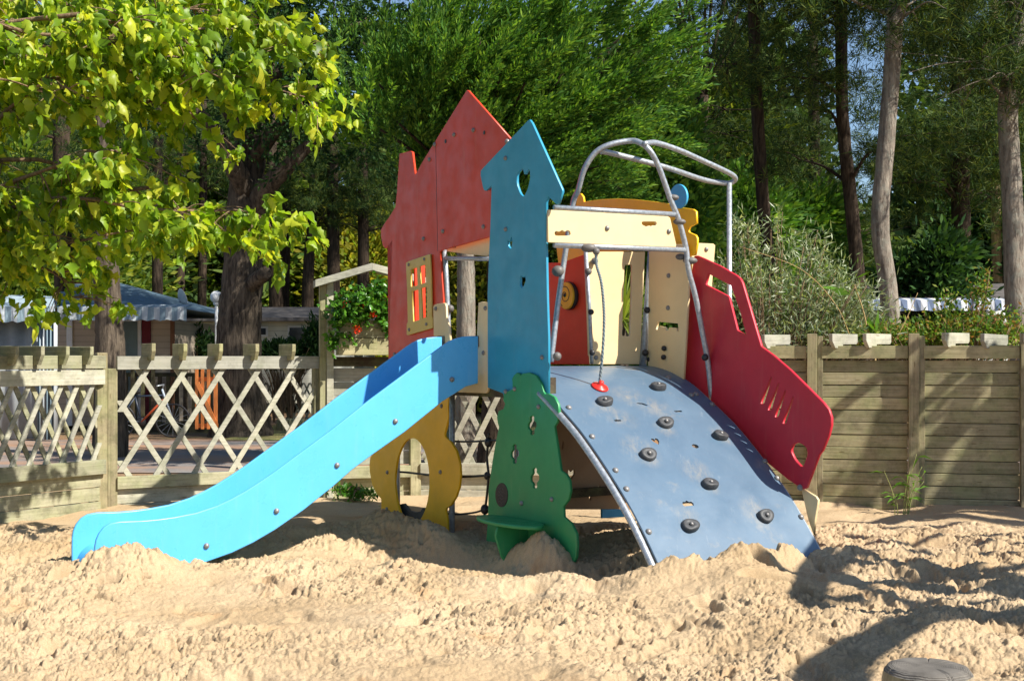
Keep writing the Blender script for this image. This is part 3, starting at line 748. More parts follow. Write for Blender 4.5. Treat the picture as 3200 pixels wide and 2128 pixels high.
cb = plate('rail_board', PC, Z(2, (299, 803), (1275, 858), (1290, 868), (1340, 1085), (1336, 1102), (299, 1062)), M['cream'],
           [round_poly(Z(2, (345, 985), (360, 970), (385, 978), (410, 962), (432, 978), (450, 964), (475, 972), (483, 1000), (470, 1016), (352, 1016)), 1, .15), round_poly(Z(2, (1056, 893), (1175, 893), (1186, 910), (1178, 935), (1150, 930), (1140, 943), (1125, 932), (1100, 942), (1062, 925)), 1, .15)])
bolts(cb, PC, Z(2, (776, 950), (1280, 976)), 1.1)
for p, s in ((Z(2, (1312, 700))[0], 1), (Z(2, (1368, 898))[0], 1), (Z(2, (1455, 1215))[0], 1.15)):
    ball('hoop_clamp', PU.pw(*p), .030, M['clamp'], root, (1.5 * s, 1.0 * s, .75 * s))
ball('hoop_clamp', PU.pw(*Z(2, (1415, 1180))[0], -.05), .028, M['clamp'], root, (1.3, 1, .8))
# rear looped handrail and its post
q0 = uplane(.25).pw(*Z(2, (720, 330))[0]); q1 = PU.pw(*Z(2, (1080, 262))[0])
hr = [q0, P3(1900, 477, 8.85), P3(2075, 522, 9.12), P3(2190, 560, 9.42), P3(2240, 570, 9.55), P3(2278, 573, 9.62), P3(2297, 563, 9.62), P3(2292, 550, 9.58), P3(2262, 533, 9.5), P3(2190, 500, 9.32), P3(2122, 470, 9.15), P3(2050, 447, 8.98), q1]
tb('handrail', hr, .0195, n=5)
tb('handrail_post', [P3(2279, 572, 9.6), Vector((P3(2279, 572, 9.6).x, 9.6, -.3))], .0195)
# rope with its foot
PRo = PU.off(.03)
cl = PRo.pw(*Z(4, (625, 65))[0]); ball('rope_joint', cl, .03, M['clamp'], root, (1.7, 1.1, 1.0))
s0 = PRo.pw(*Z(4, (658, 98))[0], .04); ball('rope_joint', s0, .024, M['clamp'])
uf, rf = ramp_hit(*Z(4, (715, 1205))[0]); foot, fn = ramp_pt(uf, rf, 0)
def mid(px, py, t): Y = s0.y * (1 - t) + foot.y * t; return P3(px, py, Y)
rope_pts = [s0, mid(*Z(4, (690, 200))[0], .1), mid(*Z(4, (728, 340))[0], .22), mid(*Z(4, (748, 520))[0], .4), mid(*Z(4, (752, 700))[0], .55), mid(*Z(4, (738, 950))[0], .78), foot + Vector((0, 0, .03))]
rp = smooth_path(rope_pts, 24)
m_rope = m_simple('grey_green_rope', (.22, .27, .28), .8)
core = tube('rope', rp, .0085, m_rope, root, 8, RL)
for s_ in range(3):
    hel = []
    for i, p in enumerate(rp):
        a = i * .62 + s_ * 2.094; hel.append(p + Vector((math.cos(a), math.sin(a), 0)) * .0055)
    tube('rope_strand', hel, .0052, m_rope, core, 6, RL)
tube('rope_ferrule', [s0 + (rp[6] - s0) * .1, rp[9]], .011, M['metal'], core, 10, RL)
fo = lathe('rope_foot', [(.0, -.004), (.058, -.002), (.062, .006), (.056, .014), (.03, .02), (.018, .034), (.016, .05), (0, .052)], M['redplastic'], root, 24, foot - RL)
fo.rotation_euler = fn.to_track_quat('Z', 'Y').to_euler()
# --- back walls of the platform
PBk = uplane(.65)
cw = plate('slotted_wall_panel', PBk, Z(4, (600, 110), (700, 100), (1085, 100), (1065, 500), (1045, 1012), (635, 1012), (622, 600)), M['cream'], [round_poly(Z(4, (918, 200), (986, 200), (976, 560), (966, 792), (897, 785), (905, 560)), 1, .08)])
bolts(cw, PBk, Z(4, (685, 960)), 1.1)
tb('post', [PBk.pw(*Z(4, (600, 60))[0]), PBk.pw(*Z(4, (635, 600))[0]), PBk.pw(*Z(4, (650, 1012))[0])], .015)
PQ = vplane(1.31)
c2 = plate('notched_wall_panel', PQ, Z(4, (1120, 100), (1250, 40), (1420, 40), (1440, 400), (1418, 800), (1395, 1190), (1110, 1060)), M['cream'],
           [Z(4, (1188, 664), (1355, 680), (1362, 745), (1350, 757), (1341, 722), (1284, 716), (1274, 745), (1255, 742), (1251, 716), (1202, 706), (1190, 738), (1172, 732))])
bolts(c2, PQ, Z(4, (1280, 292), (1275, 555)), 1.1)
for p in Z(4, (1250, 885), (1246, 957)): ball('end_knob', PQ.pw(*p, .01), .020, M['black'])
tb('post', [uv(1.27, .63, 1.1), PBk.pw(*Z(4, (1110, 500))[0]), PBk.pw(*Z(4, (1140, 80))[0])], .027)
for p in Z(4, (1070, 575), (1053, 922), (1092, 975)): ball('end_knob', PBk.pw(*p, .05), .025, M['black'])
for p in Z(4, (618, 590), (628, 920)): ball('end_knob', PBk.pw(*p, .04), .022, M['black'])
for p in Z(4, (1130, 245), (1135, 150)): ball('post_clamp', PBk.pw(*p, .03), .034, M['clamp'], root, (1, 1, 1.2))
for p in Z(4, (375, 255),): ball('post_clamp', uplane(.46).pw(*p), .036, M['clamp'], root, (1.2, 1, 1.1))
for p in Z(4, (603, 260), (655, 175)): ball('post_clamp', PBk.pw(*p, .03), .026, M['clamp'])
ball('end_knob', PU.pw(*Z(4, (1553, 958))[0], .03), .025, M['black'])
PX = vplane(.80)
spw = plate('spiral_wall_panel', PX, Z(4, (250, 190), (400, 190), (600, 118), (612, 600), (628, 1012), (150, 1012)), M['red'])
PXd = PX.off(.045)
disc = plate('spiral_disc', PXd, Z(4, *ell(437, 455, 56, 108, 30)), m_simple('yellow_disc', (.75, .42, .03), .5), thick=.02, parent=spw)
plate('black_disc_plate', PX.off(.026), Z(4, *ell(452, 456, 70, 112, 30)), M['black'], thick=.024, parent=spw)  # black plate behind the disc, showing as a crescent at its right
cxt, cxz = PXd.tz(*Z(4, (432, 452))[0])
sp = [PXd.w(cxt + math.cos(a) * (.012 + .0068 * a), cxz + math.sin(a) * (.012 + .0068 * a), .001) for a in np.linspace(0, 10.6, 90)]
tube('spiral_groove', sp, .003, M['rubber'], disc, 6, RL)
ball('disc_hub', PXd.w(cxt, cxz, .0), .014, M['black'], disc)
# yellow roof piece and blue disc
PYe = vplane(1.36)
plate('roof_silhouette_panel', PYe, Z(2, (525, 760), (530, 700), (545, 668), (560, 670), (578, 695), (585, 738), (720, 718), (860, 711), (1000, 718), (1240, 745), (1390, 785), (1478, 798), (1500, 815), (1503, 908), (1450, 938), (1436, 965), (1442, 985), (1495, 1008), (1508, 1030), (1508, 1080), (1492, 1168), (1400, 1180), (1380, 1115), (1000, 1130), (800, 1140), (600, 1170), (380, 1240), (350, 1000)), M['yellow'])
plate('round_disc_panel', PYe.off(.03), Z(2, *ell(1358, 690, 66, 96, 30)), M['disc'])
PCr = uplane(-.02)
q = Plane(*(uv(1.33, .33).xy), U.x, U.y)
cr = plate('side_board', q, Z(2, (1470, 1072), (1645, 1080), (1658, 1092), (1630, 1440), (1480, 1440)), M['cream'], thick=.025)
bolts(cr, q, Z(2, (1586, 1122)), 1.1)
# --- big crimson ship panel
PSh = vplane(RW + .05)
ship = plate('ship_panel', PSh, Z(4, (1490, 138), (1510, 134), (1560, 155), (1700, 220), (1830, 295), (1858, 320), (1876, 355), (1925, 520), (2028, 868)) + Z(8, (372, 700), (450, 757), (560, 852), (680, 970), (775, 1065), (810, 1110), (826, 1160), (826, 1210), (810, 1275), (770, 1370)) +
             Z(6, (2020, 520), (1930, 760), (1905, 768), (1800, 700), (1640, 570), (1400, 330), (1270, 180)) + Z(4, (1640, 1330), (1390, 1145), (1430, 450), (1465, 300)),
             M['red_ship'], [Z(4, (1600, 268), (1790, 368), (1868, 590), (1914, 770), (1912, 787), (1845, 748), (1832, 735), (1765, 468), (1755, 460), (1582, 372), (1575, 360))] +
             [Z(8, (436 + a, 885 + b), (446 + a, 897 + b), (397 + a, 1064 + b), (384 + a, 1076 + b), (362 + a, 1074 + b), (375 + a, 1030 + b)) for a, b in ((0, 0), (47, 42), (92, 87), (143, 130))] +
             [round_poly(Z(8, (560, 1375), (580, 1330), (620, 1315), (672, 1350), (680, 1400), (657, 1470), (640, 1492), (590, 1440)), 1)], thick=.024, bev=.006)
plate('lower_side_board', PSh.off(-.03), Z(6, (1895, 765), (2000, 830), (2016, 855), (2010, 890), (1992, 1000), (1985, 1100), (1950, 1000)), M['cream'])
bolts(ship, PSh, Z(6, (1888, 762),), 1.3)

# --- climbing net below the tower
PN = PH.off(-.06)
def rope_line(pts, r=.0075): return tube('net_rope', smooth_path([PN.pw(*p) for p in pts], 5), r, M['black'], root, 8, RL)
rope_line(Z(5, (770, 465), (950, 470), (1115, 462), (1230, 460)))
rope_line(Z(5, (380, 716), (460, 722), (640, 742), (880, 757), (1105, 745), (1180, 742)), .0085)
rope_line(Z(5, (730, 1050), (860, 1062), (1000, 1048), (1080, 1025), (1180, 1015)))
rope_line(Z(5, (1118, 400), (1113, 470), (1102, 600), (1115, 740), (1105, 880), (1088, 1020), (1080, 1100)), .009)
for p, s in (((1115, 475), 1.25), ((1105, 748), 1.05), ((1085, 1022), 1.3)): ball('net_knot', PN.pw(*Z(5, p)[0]), .024 * s, M['black'], root, (1, 1, 1.2))
for p in ((378, 716), (828, 185)): ball('net_knot', PN.pw(*Z(5, p)[0], .02), .018, M['black'])

# ================================================================ FENCES
class Fence:
    """runs from A to B; local x along, local -y is the side facing the camera"""
    def __init__(s, name, A, B, label, cat='fence', group=None):
        s.L = math.hypot(B[0] - A[0], B[1] - A[1]); s.root = empty(name, (A[0], A[1], 0), label, cat, group, math.atan2(B[1] - A[1], B[0] - A[0]))
        s.pl = Plane(A[0], A[1], B[0] - A[0], B[1] - A[1])
    def box(s, nm, x0, x1, y0, y1, z0, z1, mat, bev=.003):
        cx, cy, cz = (x0 + x1) / 2, (y0 + y1) / 2, (z0 + z1) / 2
        return MB().box(x0 - cx, x1 - cx, y0 - cy, y1 - cy, z0 - cz, z1 - cz).build(nm, mat, s.root, bev, (cx, cy, cz))
    def lattice(s, x0, x1, z0, z1, pitch, ang, wd, mat, mat2=None):
        h = z1 - z0; run = h / math.tan(R(ang))
        hw_ = wd / 2 / math.sin(R(ang))
        for sgn, y, mt in ((1, -.026, mat), (-1, .0, mat2 or mat)):
            k = -int(run / pitch) - 2
            while k * pitch < (x1 - x0) + run:
                xb = x0 + k * pitch + (pitch * .35 if sgn < 0 else 0)
                a, b = (xb, z0), (xb + sgn * run, z1)
                if sgn < 0: a, b = (xb + 0, z0), (xb - run, z1)
                # clip the centre line to [x0, x1]
                pts = []
                t0, t1 = 0.0, 1.0; dx = b[0] - a[0]
                lo, hi = sorted(((x0 + hw_ - a[0]) / dx, (x1 - hw_ - a[0]) / dx)); t0 = max(t0, lo); t1 = min(t1, hi)
                k += 1
                if t1 - t0 < .08: continue
                pa = (a[0] + dx * t0, a[1] + h * t0); pb = (a[0] + dx * t1, a[1] + h * t1)
                cx, cz = (pa[0] + pb[0]) / 2, (pa[1] + pb[1]) / 2
                mb = MB().prism([(pa[0] - hw_ - cx, pa[1] - cz), (pa[0] + hw_ - cx, pa[1] - cz), (pb[0] + hw_ - cx, pb[1] - cz), (pb[0] - hw_ - cx, pb[1] - cz)], -.009, .009)
                mb.build('lattice_slat', mt, s.root, .0015, (cx, y, cz))
    def cap(s, x, l, hgt, z, mat, rot=0, th=.035, back=.05, notch=True):
        """tapered rafter end lying across the top rail"""
        c = .045
        pts = [(-back, hgt), (l, hgt), (l + .0, hgt * .55), (l - c, 0), (l * .42, 0), (l * .42, .022), (-back, .022)]
        mb = MB().prism([(a - l * .42, b) for a, b in pts], -th / 2, th / 2)
        o = mb.build('rafter_end', mat, s.root, .003, (x, -.02, z))
        o.rotation_euler = (0, 0, R(-90 + rot)); return o

m_lat = M['wood']
# left, oblique panel
A0 = (-4.60, 9.26); A1 = (-3.47, 10.93)
f = Fence('lattice_fence', A0, A1, 'oblique lattice fence at the far left edge, dappled by leaf shade', group='wooden fence panels round the sand pit')
L = f.L
f.box('top_rail', 0, L - .05, -.07, -.03, 1.20, 1.31, M['wood']); f.box('rail', 0, L - .05, -.062, -.02, 1.065, 1.19, M['woodw'])
f.box('rail', 0, L - .05, -.075, -.02, .31, .43, M['wood'])
f.lattice(0, L - .06, .42, 1.08, .155, 64, .04, M['woodw'], M['wood'])
for i in range(4): f.box('board', 0, L - .05, -.02 - .004 * (i % 2), .0, -.16 + i * .12, -.16 + i * .12 + .114, M['wood'])
x = .1
while x < L - .1: f.cap(x, .26, .15, 1.235, M['wood'], 0); x += .235
for x in (0.0,): f.box('post', x - .045, x + .045, -.045, .045, -.3, 1.32, M['woodz'])
f = Fence('lattice_fence', (-6.6, 8.3), (-4.68, 9.20), 'lattice fence panel beyond the left edge of the view', group='wooden fence panels round the sand pit')
f.box('top_rail', 0, f.L, -.07, -.03, 1.20, 1.31, M['wood']); f.box('rail', 0, f.L, -.062, -.02, .31, .43, M['wood']); f.lattice(0, f.L, .42, 1.21, .2, 62, .045, M['woodw'], M['wood'])
for i in range(4): f.box('board', 0, f.L, -.02 - .004 * (i % 2), .0, -.16 + i * .12, -.16 + i * .12 + .114, M['wood'])
f.box('post', -.045, .045, -.045, .045, -.3, 1.32, M['woodz'])
# corner post
cpost = empty('corner_post', (-3.47, 10.95, 0), 'thick weathered corner post between the two left lattice panels', 'post', rz=R(25))
MB().box(-.085, .0, -.075, .06, -.3, 1.335).build('post_half', M['woodgz'], cpost, .004); MB().box(.004, .085, -.05, .06, -.3, 1.20).build('post_half', M['woodgz'], cpost, .004)
# middle panel
B0 = (-3.40, 10.98); B1 = (-1.79, 11.92)
f = Fence('lattice_fence', B0, B1, 'long lattice fence panel with five rafter ends behind the slide', group='wooden fence panels round the sand pit'); L = f.L
f.box('top_rail', 0, L, -.06, -.015, 1.19, 1.305, M['woodw']); f.box('rail', 0, L, -.07, -.015, .17, .275, M['wood'])
f.lattice(0, L - .02, .27, 1.2, .335, 57, .046, M['woodw'], M['woodw'])
for i in range(3): f.box('board', 0, L, -.018 - .003 * (i % 2), .002, -.22 + i * .13, -.22 + i * .13 + .124, M['woodw'])
for px in (462, 560, 670, 782, 895): t_ = f.pl.tz(px, 1100)[0]; f.cap(t_, .30, .145, 1.27, M['woodg'], 0)
f.box('post', L - .07, L - .0, -.045, .03, -.3, 1.2, M['woodz'])
# planter section with the little gable
D0 = (-1.79, 11.88); D1 = (-.93, 12.1)
f = Fence('planter_pergola', D0, D1, 'wooden planter box under a small gable roof, left of the red house panel', 'planter'); L = f.L
zt = lambda px, py: f.pl.tz(px, py)
f.box('post', .0, .06, -.06, .03, -.3, zt(1010, 885)[1], M['woodz']); f.box('post', .062, .125, -.075, .02, -.3, zt(1030, 870)[1], M['woodw'])  # one post's shaded side and lit face put into two wood tones
f.box('post', L - .04, L + .06, -.06, .03, -.3, 2.0, M['woodz'])
ap = zt(1153, 838); le = zt(978, 890); re_ = zt(1360, 893)
for a, b, nm in ((le, ap, 'gable_board'), (ap, re_, 'gable_board')):
    th = .066
    MB().prism([(a[0], a[1] - th / 2), (b[0], b[1] - th / 2), (b[0], b[1] + th / 2), (a[0], a[1] + th / 2)], -.20, -.02).build(nm, M['woodw'], f.root, .003)
t0, zb0 = zt(1050, 1110); t1, zb1 = zt(1240, 1003)
f.box('planter_board', t0, L - .05, -.24, -.21, zb0, zb0 + .155, M['woodg']); f.box('planter_board', t0, L - .05, -.24, -.21, zb0 + .16, zb1, M['wood'])
f.box('planter_side', t0, t0 + .03, -.208, -.0, zb0, zb1, M['wood']); f.box('soil', t0 + .03, L - .05, -.208, -.0, zb0 + .03, zb1 - .05, m_simple('soil', (.05, .035, .025), .95))
f.box('rail', .13, L - .04, -.05, -.01, 1.21, 1.30, M['darkwood']); f.box('rail', .13, L - .04, -.07, -.0, .17, .28, M['wood'])  # upper rail's dark colour stands for the shadow below the planter box
for i in range(7): f.box('board', .13, L - .04, -.0 - .003 * (i % 2), .02, .29 + i * .13, .29 + i * .13 + .124, M['woodw'])
for i in range(3): f.box('board', .13, L - .04, -.0 - .003 * (i % 2), .02, -.22 + i * .13, -.22 + i * .13 + .124, M['wood'])
planter = f
# lattice panels behind the play structure
pan = [((-.86, 12.1), (.42, 12.05)), ((.5, 12.05), (1.78, 11.75))]
labs = ['bright lattice fence panel seen under the platform between yellow leg and green tree', 'lattice fence panel hidden mostly behind the climbing ramp']
for (a, b), lb in zip(pan, labs):
    f = Fence('lattice_fence', a, b, lb, group='wooden fence panels round the sand pit'); L = f.L
    f.box('top_rail', 0, L, -.06, -.015, .98, 1.09, M['woodw']); f.box('rail', 0, L, -.07, -.015, .19, .30, M['woodw'])
    f.lattice(0, L, .29, .98, .21, 64, .05, M['woodw'], M['woodw'])
    for i in range(3): f.box('board', 0, L, -.018 - .003 * (i % 2), .002, -.22 + i * .135, -.22 + i * .135 + .129, M['woodw'])
    f.box('post', L, L + .08, -.05, .03, -.3, 1.12, M['woodz'])
# solid panels on the right
def rx(px, dy=0):  # point of the right fence line seen at px
    e = (.975, -.22); o = (2.62, 11.25); k = (px - 1600) / F; t_ = (k * o[1] - o[0]) / (e[0] - k * e[1]); return (o[0] + e[0] * t_, o[1] + e[1] * t_)
edges = [2190, 2522, 2838, 3186, 3560, 3960, 4400]
lbs = ['solid board fence section directly behind the crimson ship panel', 'solid board fence section with two crowded rafter ends and reed shoots at its foot',
       'solid board fence section striped by slanting branch shadows', 'solid board fence section cut off by the right edge', 'solid board fence section wholly beyond the right edge', 'last solid board fence section far beyond the right edge']
for i in range(6):
    a = rx(edges[i] + 48); b = rx(edges[i + 1] + 2)
    p0 = rx(edges[i])
    f = Fence('board_fence', p0, rx(edges[i + 1]), lbs[i], group='wooden fence panels round the sand pit'); L = f.L
    ta = .125
    f.box('top_rail', ta, L - .005, -.05, -.005, 1.285, 1.395, M['woodg'])
    for j in range(13):
        f.box('board', ta, L - .002, -.012 - .004 * (j % 2), .012, -.13 + j * .108, -.13 + j * .108 + .1025, M['woodg'])
    f.box('dark_gap_sheet', ta + .01, L - .01, .016, .03, -.2, 1.26, M['darkwood'])  # shade of the board gaps, put into a dark sheet added behind them
    f.box('post', 0, .085, -.085, .0, -.3, 1.50, M['woodgz']); f.box('post', .088, .135, -.045, .03, -.3, 1.48, M['woodgz'])
caps = [(2385, 'a', 0), (2595, 1, 0), (2700, 1, 0), (2945, 2, 0), (3065, 2, 0), (3190, 3, 0)]
for px, i, _ in caps:
    i = 0 if i == 'a' else i
    fr_ = [o for o in bpy.data.objects if o.name.startswith('board_fence') and o.type == 'EMPTY'][i]
    p0 = rx(edges[i]); p1 = rx(px); xx = math.hypot(p1[0] - p0[0], p1[1] - p0[1])
    hgt = .125; l = .31
    pts = [(0, hgt), (l, hgt - .005), (l, .05), (l - .015, .03), (l * .42, .03), (l * .42, 0), (.035, 0), (0, .06)]
    o = MB().prism(pts, -.022, .022).build('rafter_end', M['woodw'], fr_, .003, (xx, -.08, 1.375 + random.uniform(-.006, .006)))
    o.rotation_euler = (R(random.uniform(-1, 1)), R(random.uniform(-1.5, 1.5)), R(52)); o.rotation_euler = (0, R(random.uniform(-1.5, 1.5)), R(44) + 0)

# ================================================================ FOLIAGE
def rot_basis(d, rnd=None):
    """orthonormal frames for array of directions d (n,3): returns d, side, up"""
    d = d / np.linalg.norm(d, axis=1, keepdims=True)
    a = rng.normal(size=d.shape); s_ = np.cross(d, a); s_ /= np.linalg.norm(s_, axis=1, keepdims=True)
    return d, s_, np.cross(s_, d)
def blades(P, D, ln, wd, bend=.0):
    """thin pointed quads from P along D"""
    n = len(P); d, s_, u_ = rot_basis(D); ln = np.broadcast_to(ln, n)[:, None]; wd = np.broadcast_to(wd, n)[:, None]
    a = P - s_ * wd * .25; b = P + s_ * wd * .25; m1 = P + d * ln * .5 + s_ * wd * .5; m0 = P + d * ln * .5 - s_ * wd * .5; t_ = P + d * ln
    t_ = t_ - np.array([0, 0, 1.0]) * bend * ln
    V = np.stack([P, m1, t_, m0], 1).reshape(-1, 3); Fq = np.arange(n * 4).reshape(n, 4)
    return V, Fq
def broad_leaves(P, tipdir, size, fold=.35, curl=.25, wdt=.74):
    """lobed leaves: 10 faces each folded along the midrib, tip curling down"""
    n = len(P)
    sh = np.array([(0, 0), (.10, .30), (.27, .50), (.42, .42), (.55, .40), (.72, .20), (.86, .11), (1.0, 0)])    # along, half width
    d = tipdir / np.linalg.norm(tipdir, axis=1, keepdims=True)
    upv = np.array([0, 0, 1.0]) + rng.normal(size=(n, 3)) * .9
    s_ = np.cross(d, upv); s_ /= np.linalg.norm(s_, axis=1, keepdims=True); nn = np.cross(s_, d)
    size = np.broadcast_to(size, n)
    V = []
    K = len(sh)
    cur = curl * (.4 + rng.random(n) * 1.3); fo = fold * (.3 + rng.random(n) * 1.2); wv = .05 * rng.normal(size=(n, K)); lob = 1 + .28 * rng.normal(size=(n, K, 2)) * np.array([0, .6, .6, 1, 1, 1, .6, 0])[None, :, None]
    for side in (0, 1, -1):
        for k, (a, h_) in enumerate(sh):
            q = P + d * (a * size)[:, None] - nn * ((a ** 2) * cur * size)[:, None]
            if side: q = q + s_ * (side * h_ * size * wdt * lob[:, k, 0 if side > 0 else 1])[:, None] - nn * (h_ * fo * size + wv[:, k] * size)[:, None]
            V.append(q)
    V = np.stack(V, 1)                                   # n, 3K, 3
    Fs = []
    for k in range(K - 1):
        Fs.append((k, k + 1, K + k + 1, K + k)); Fs.append((k + 1, k, 2 * K + k, 2 * K + k + 1))
    Fs = np.array(Fs); base = (np.arange(n) * 3 * K)[:, None, None]
    return V.reshape(-1, 3), (base + Fs[None]).reshape(-1, 4)
def join(parts):
    V = []; Fq = []; o = 0
    for v, f_ in parts: V.append(v); Fq.append(f_ + o); o += len(v)
    return np.concatenate(V), np.concatenate(Fq)
def along(path, n, jitter=0):
    P = np.array([tuple(p) for p in path]); seg = np.linalg.norm(np.diff(P, axis=0), axis=1); c = np.concatenate([[0], np.cumsum(seg)])
    t_ = rng.random(n) * c[-1]; i = np.clip(np.searchsorted(c, t_) - 1, 0, len(seg) - 1); f_ = ((t_ - c[i]) / seg[i])[:, None]
    return P[i] * (1 - f_) + P[i + 1] * f_, (P[i + 1] - P[i]) / seg[i][:, None], t_ / c[-1]
def quads_from_faces(Fc): return np.array([q if len(q) == 4 else None for q in Fc if len(q) == 4])
def limbs_mesh(name, limbs, mat, parent=None, org=(0, 0, 0), seg=8):
    V = []; Fc = []
    for i, (path, r0, r1) in enumerate(limbs):
        P = smooth_path(path, 5); n = len(P); rad = [r0 + (r1 - r0) * k / (n - 1) for k in range(n)]
        v, f_ = tube_arrays(P, rad, seg, True, .14, i); b = len(V); V += v; Fc += [tuple(b + j for j in q) for q in f_]
    o = Vector(org)
    return pydata(name, [v - o for v in V], Fc, mat, parent, True)
def trunk_rad(r0, r1, n, flare=1.6):
    return [(r0 + (r1 - r0) * k / (n - 1)) * (1 + (flare - 1) * math.exp(-k / n * 14)) for k in range(n)]
def add_crown(name, V, Fq, mat, parent, org): return mesh_obj(name, np_mesh(name, V - np.array(tuple(org)), Fq, mat, name == 'leaves'), None, parent)

LF = m_leaf('mulberry_leaves', [(.09, .17, .012), (.19, .32, .022), (.34, .46, .035), (.54, .55, .05)], .5, .4, .3)
CY = m_leaf('cypress_sprays', [(.04, .115, .026), (.09, .21, .04), (.23, .37, .06)], .35, .6)
CYD = m_leaf('dark_conifer_sprays', [(.014, .04, .016), (.03, .08, .025), (.07, .14, .035)], .25, .6)
PN_ = m_leaf('pine_needles', [(.012, .03, .014), (.027, .06, .02), (.065, .115, .03), (.16, .19, .04)], .28, .6)
FR = m_leaf('far_foliage', [(.05, .11, .03), (.11, .19, .04), (.2, .29, .05), (.32, .34, .06)], .4, .6)
YL = m_leaf('autumn_foliage', [(.10, .16, .03), (.30, .30, .05), (.42, .36, .06), (.16, .26, .04)], .45, .6)
SV = m_leaf('silver_leaves', [(.07, .13, .05), (.16, .22, .10), (.30, .35, .20), (.5, .54, .42)], .3, .45, .4)
IV = m_leaf('ivy_leaves', [(.03, .10, .012), (.06, .19, .018), (.12, .28, .03)], .35, .3, .6)
RD = m_leaf('red_petals', [(.75, .05, .02), (.85, .10, .04)], .35, .5)
GRS = m_leaf('reed_leaves', [(.08, .2, .02), (.15, .3, .04)], .35, .5)

# ---- foreground overhanging tree (leaves of the left foreground)
def fore_tree():
    t = empty('mulberry_tree', (-6.4, 8.6, 0), 'large leafy broadleaf tree hanging lime green lobed leaves over the left of the view', 'tree')
    org = (-6.4, 8.6, 0); o = Vector(org)
    tp = smooth_path([Vector((-6.4, 8.6, -.3)), Vector((-6.35, 8.6, 1.2)), Vector((-6.2, 8.7, 2.4)), Vector((-6.0, 8.8, 3.6)), Vector((-5.9, 8.9, 5.0))], 6)
    tube('trunk', tp, trunk_rad(.2, .1, len(tp)), M['bark'], t, 14, o, .1)
    B = [([(-250, 150), (100, 60), (380, 40), (620, 30), (700, 60)], 8.8, 150, 1.0), ([(-250, 200), (60, 150), (200, 150), (420, 130), (640, 90), (900, 110), (975, 150)], 8.4, 260, 1),
         ([(-200, 260), (200, 240), (500, 220), (700, 230), (900, 290), (1020, 320)], 8.7, 290, 1), ([(-200, 360), (100, 280), (350, 310), (550, 330), (640, 400)], 8.9, 200, .9),
         ([(-200, 640), (60, 560), (230, 500), (340, 470), (420, 500)], 8.3, 170, 1),
         ([(-200, 760), (60, 640), (250, 620), (430, 650), (640, 660), (760, 660), (860, 700)], 8.4, 340, 1), ([(-150, 700), (60, 740), (200, 760), (420, 720), (560, 740)], 8.6, 150, 1),
         ([(-150, 800), (60, 820), (180, 860), (230, 940)], 8.9, 110, .9), ([(-200, 480), (40, 330), (150, 260), (300, 320)], 8.2, 160, 1), ([(300, 40), (460, 130), (600, 200), (760, 280)], 8.3, 170, 1),
         ([(560, -60), (640, 10), (800, 90), (930, 120)], 8.6, 120, 1), ([(-250, -40), (100, 0), (400, -30), (700, -40)], 9.3, 200, 1), ([(-250, 70), (150, 110), (420, 60), (560, 110)], 8.0, 160, .95),
         ([(20, 500), (200, 560), (330, 620), (440, 640)], 8.7, 90, .9), ([(350, 600), (520, 560), (540, 520)], 8.9, 40, .8)]
    limbs = []; parts = []
    for pts, Y0, n, sz in B:
        path = [P3(px, py, Y0 + .25 * math.sin(i * 1.7)) for i, (px, py) in enumerate(pts)]
        limbs.append(([Vector((-5.95, 8.85, path[0].z - .3))] + path, .020, .003))
        full = [Vector((-5.95, 8.85, path[0].z - .3))] + path; P_, T_, tt = along(smooth_path(full, 6), int(n * 4.9))
        nc = max(3, len(P_) // 11); ci = rng.integers(0, nc, len(P_)); P_ = P_[:nc][ci]; T_ = T_[:nc][ci]
        co = rng.normal(size=(nc, 3)) * np.array([.11, .26, .05]); co[:, 2] -= np.abs(rng.normal(size=nc)) * .045
        cdir = rng.normal(size=(nc, 3)) * .5 + np.array([.5, -.2, -.35])
        st_ = rng.random(len(P_)) ** .8
        off = co[ci] + cdir[ci] * (st_ * .17)[:, None] + rng.normal(size=P_.shape) * .022
        P2 = P_ + off
        side = rng.normal(size=P_.shape) * .55
        dirs = T_ * .25 + cdir[ci] * .5 + np.array([.12, -.2, -1.0]) + side
        parts.append(broad_leaves(P2, dirs, sz * (.06 + .07 * rng.random(len(P2))), .55, .5, .68))
        # end rosettes reaching out into the sun
        e = np.repeat(np.array([tuple(path[-1])]), 9, 0) + rng.normal(size=(9, 3)) * .06
        parts.append(broad_leaves(e, np.array([[.9, -.1, -.35]]) + rng.normal(size=(9, 3)) * .4, .105 * np.ones(9)))
        # twigs
        for k in range(0, len(P2), 9):
            a = Vector(P_[k]); b = Vector(P2[k]); limbs.append(([a, (a + b) / 2 + Vector((0, 0, .02)), b], .005, .002))
    # upper crown above the frame, shading the lower leaves
    c = np.array([-5.2, 9.8, 4.9]); n = 350
    q = rng.normal(size=(n, 3)); q /= np.linalg.norm(q, axis=1, keepdims=True); q = c + q * np.array([1.8, 1.0, .7]) * (.4 + .6 * rng.random((n, 1)))
    parts.append(broad_leaves(q, rng.normal(size=(n, 3)) * .4 + np.array([.1, -.1, -.7]), .13))
    limbs_mesh('branches', limbs, M['twig'], t, o, 6)
    V, Fq = join(parts); add_crown('leaves', V, Fq, LF, t, o)
fore_tree()

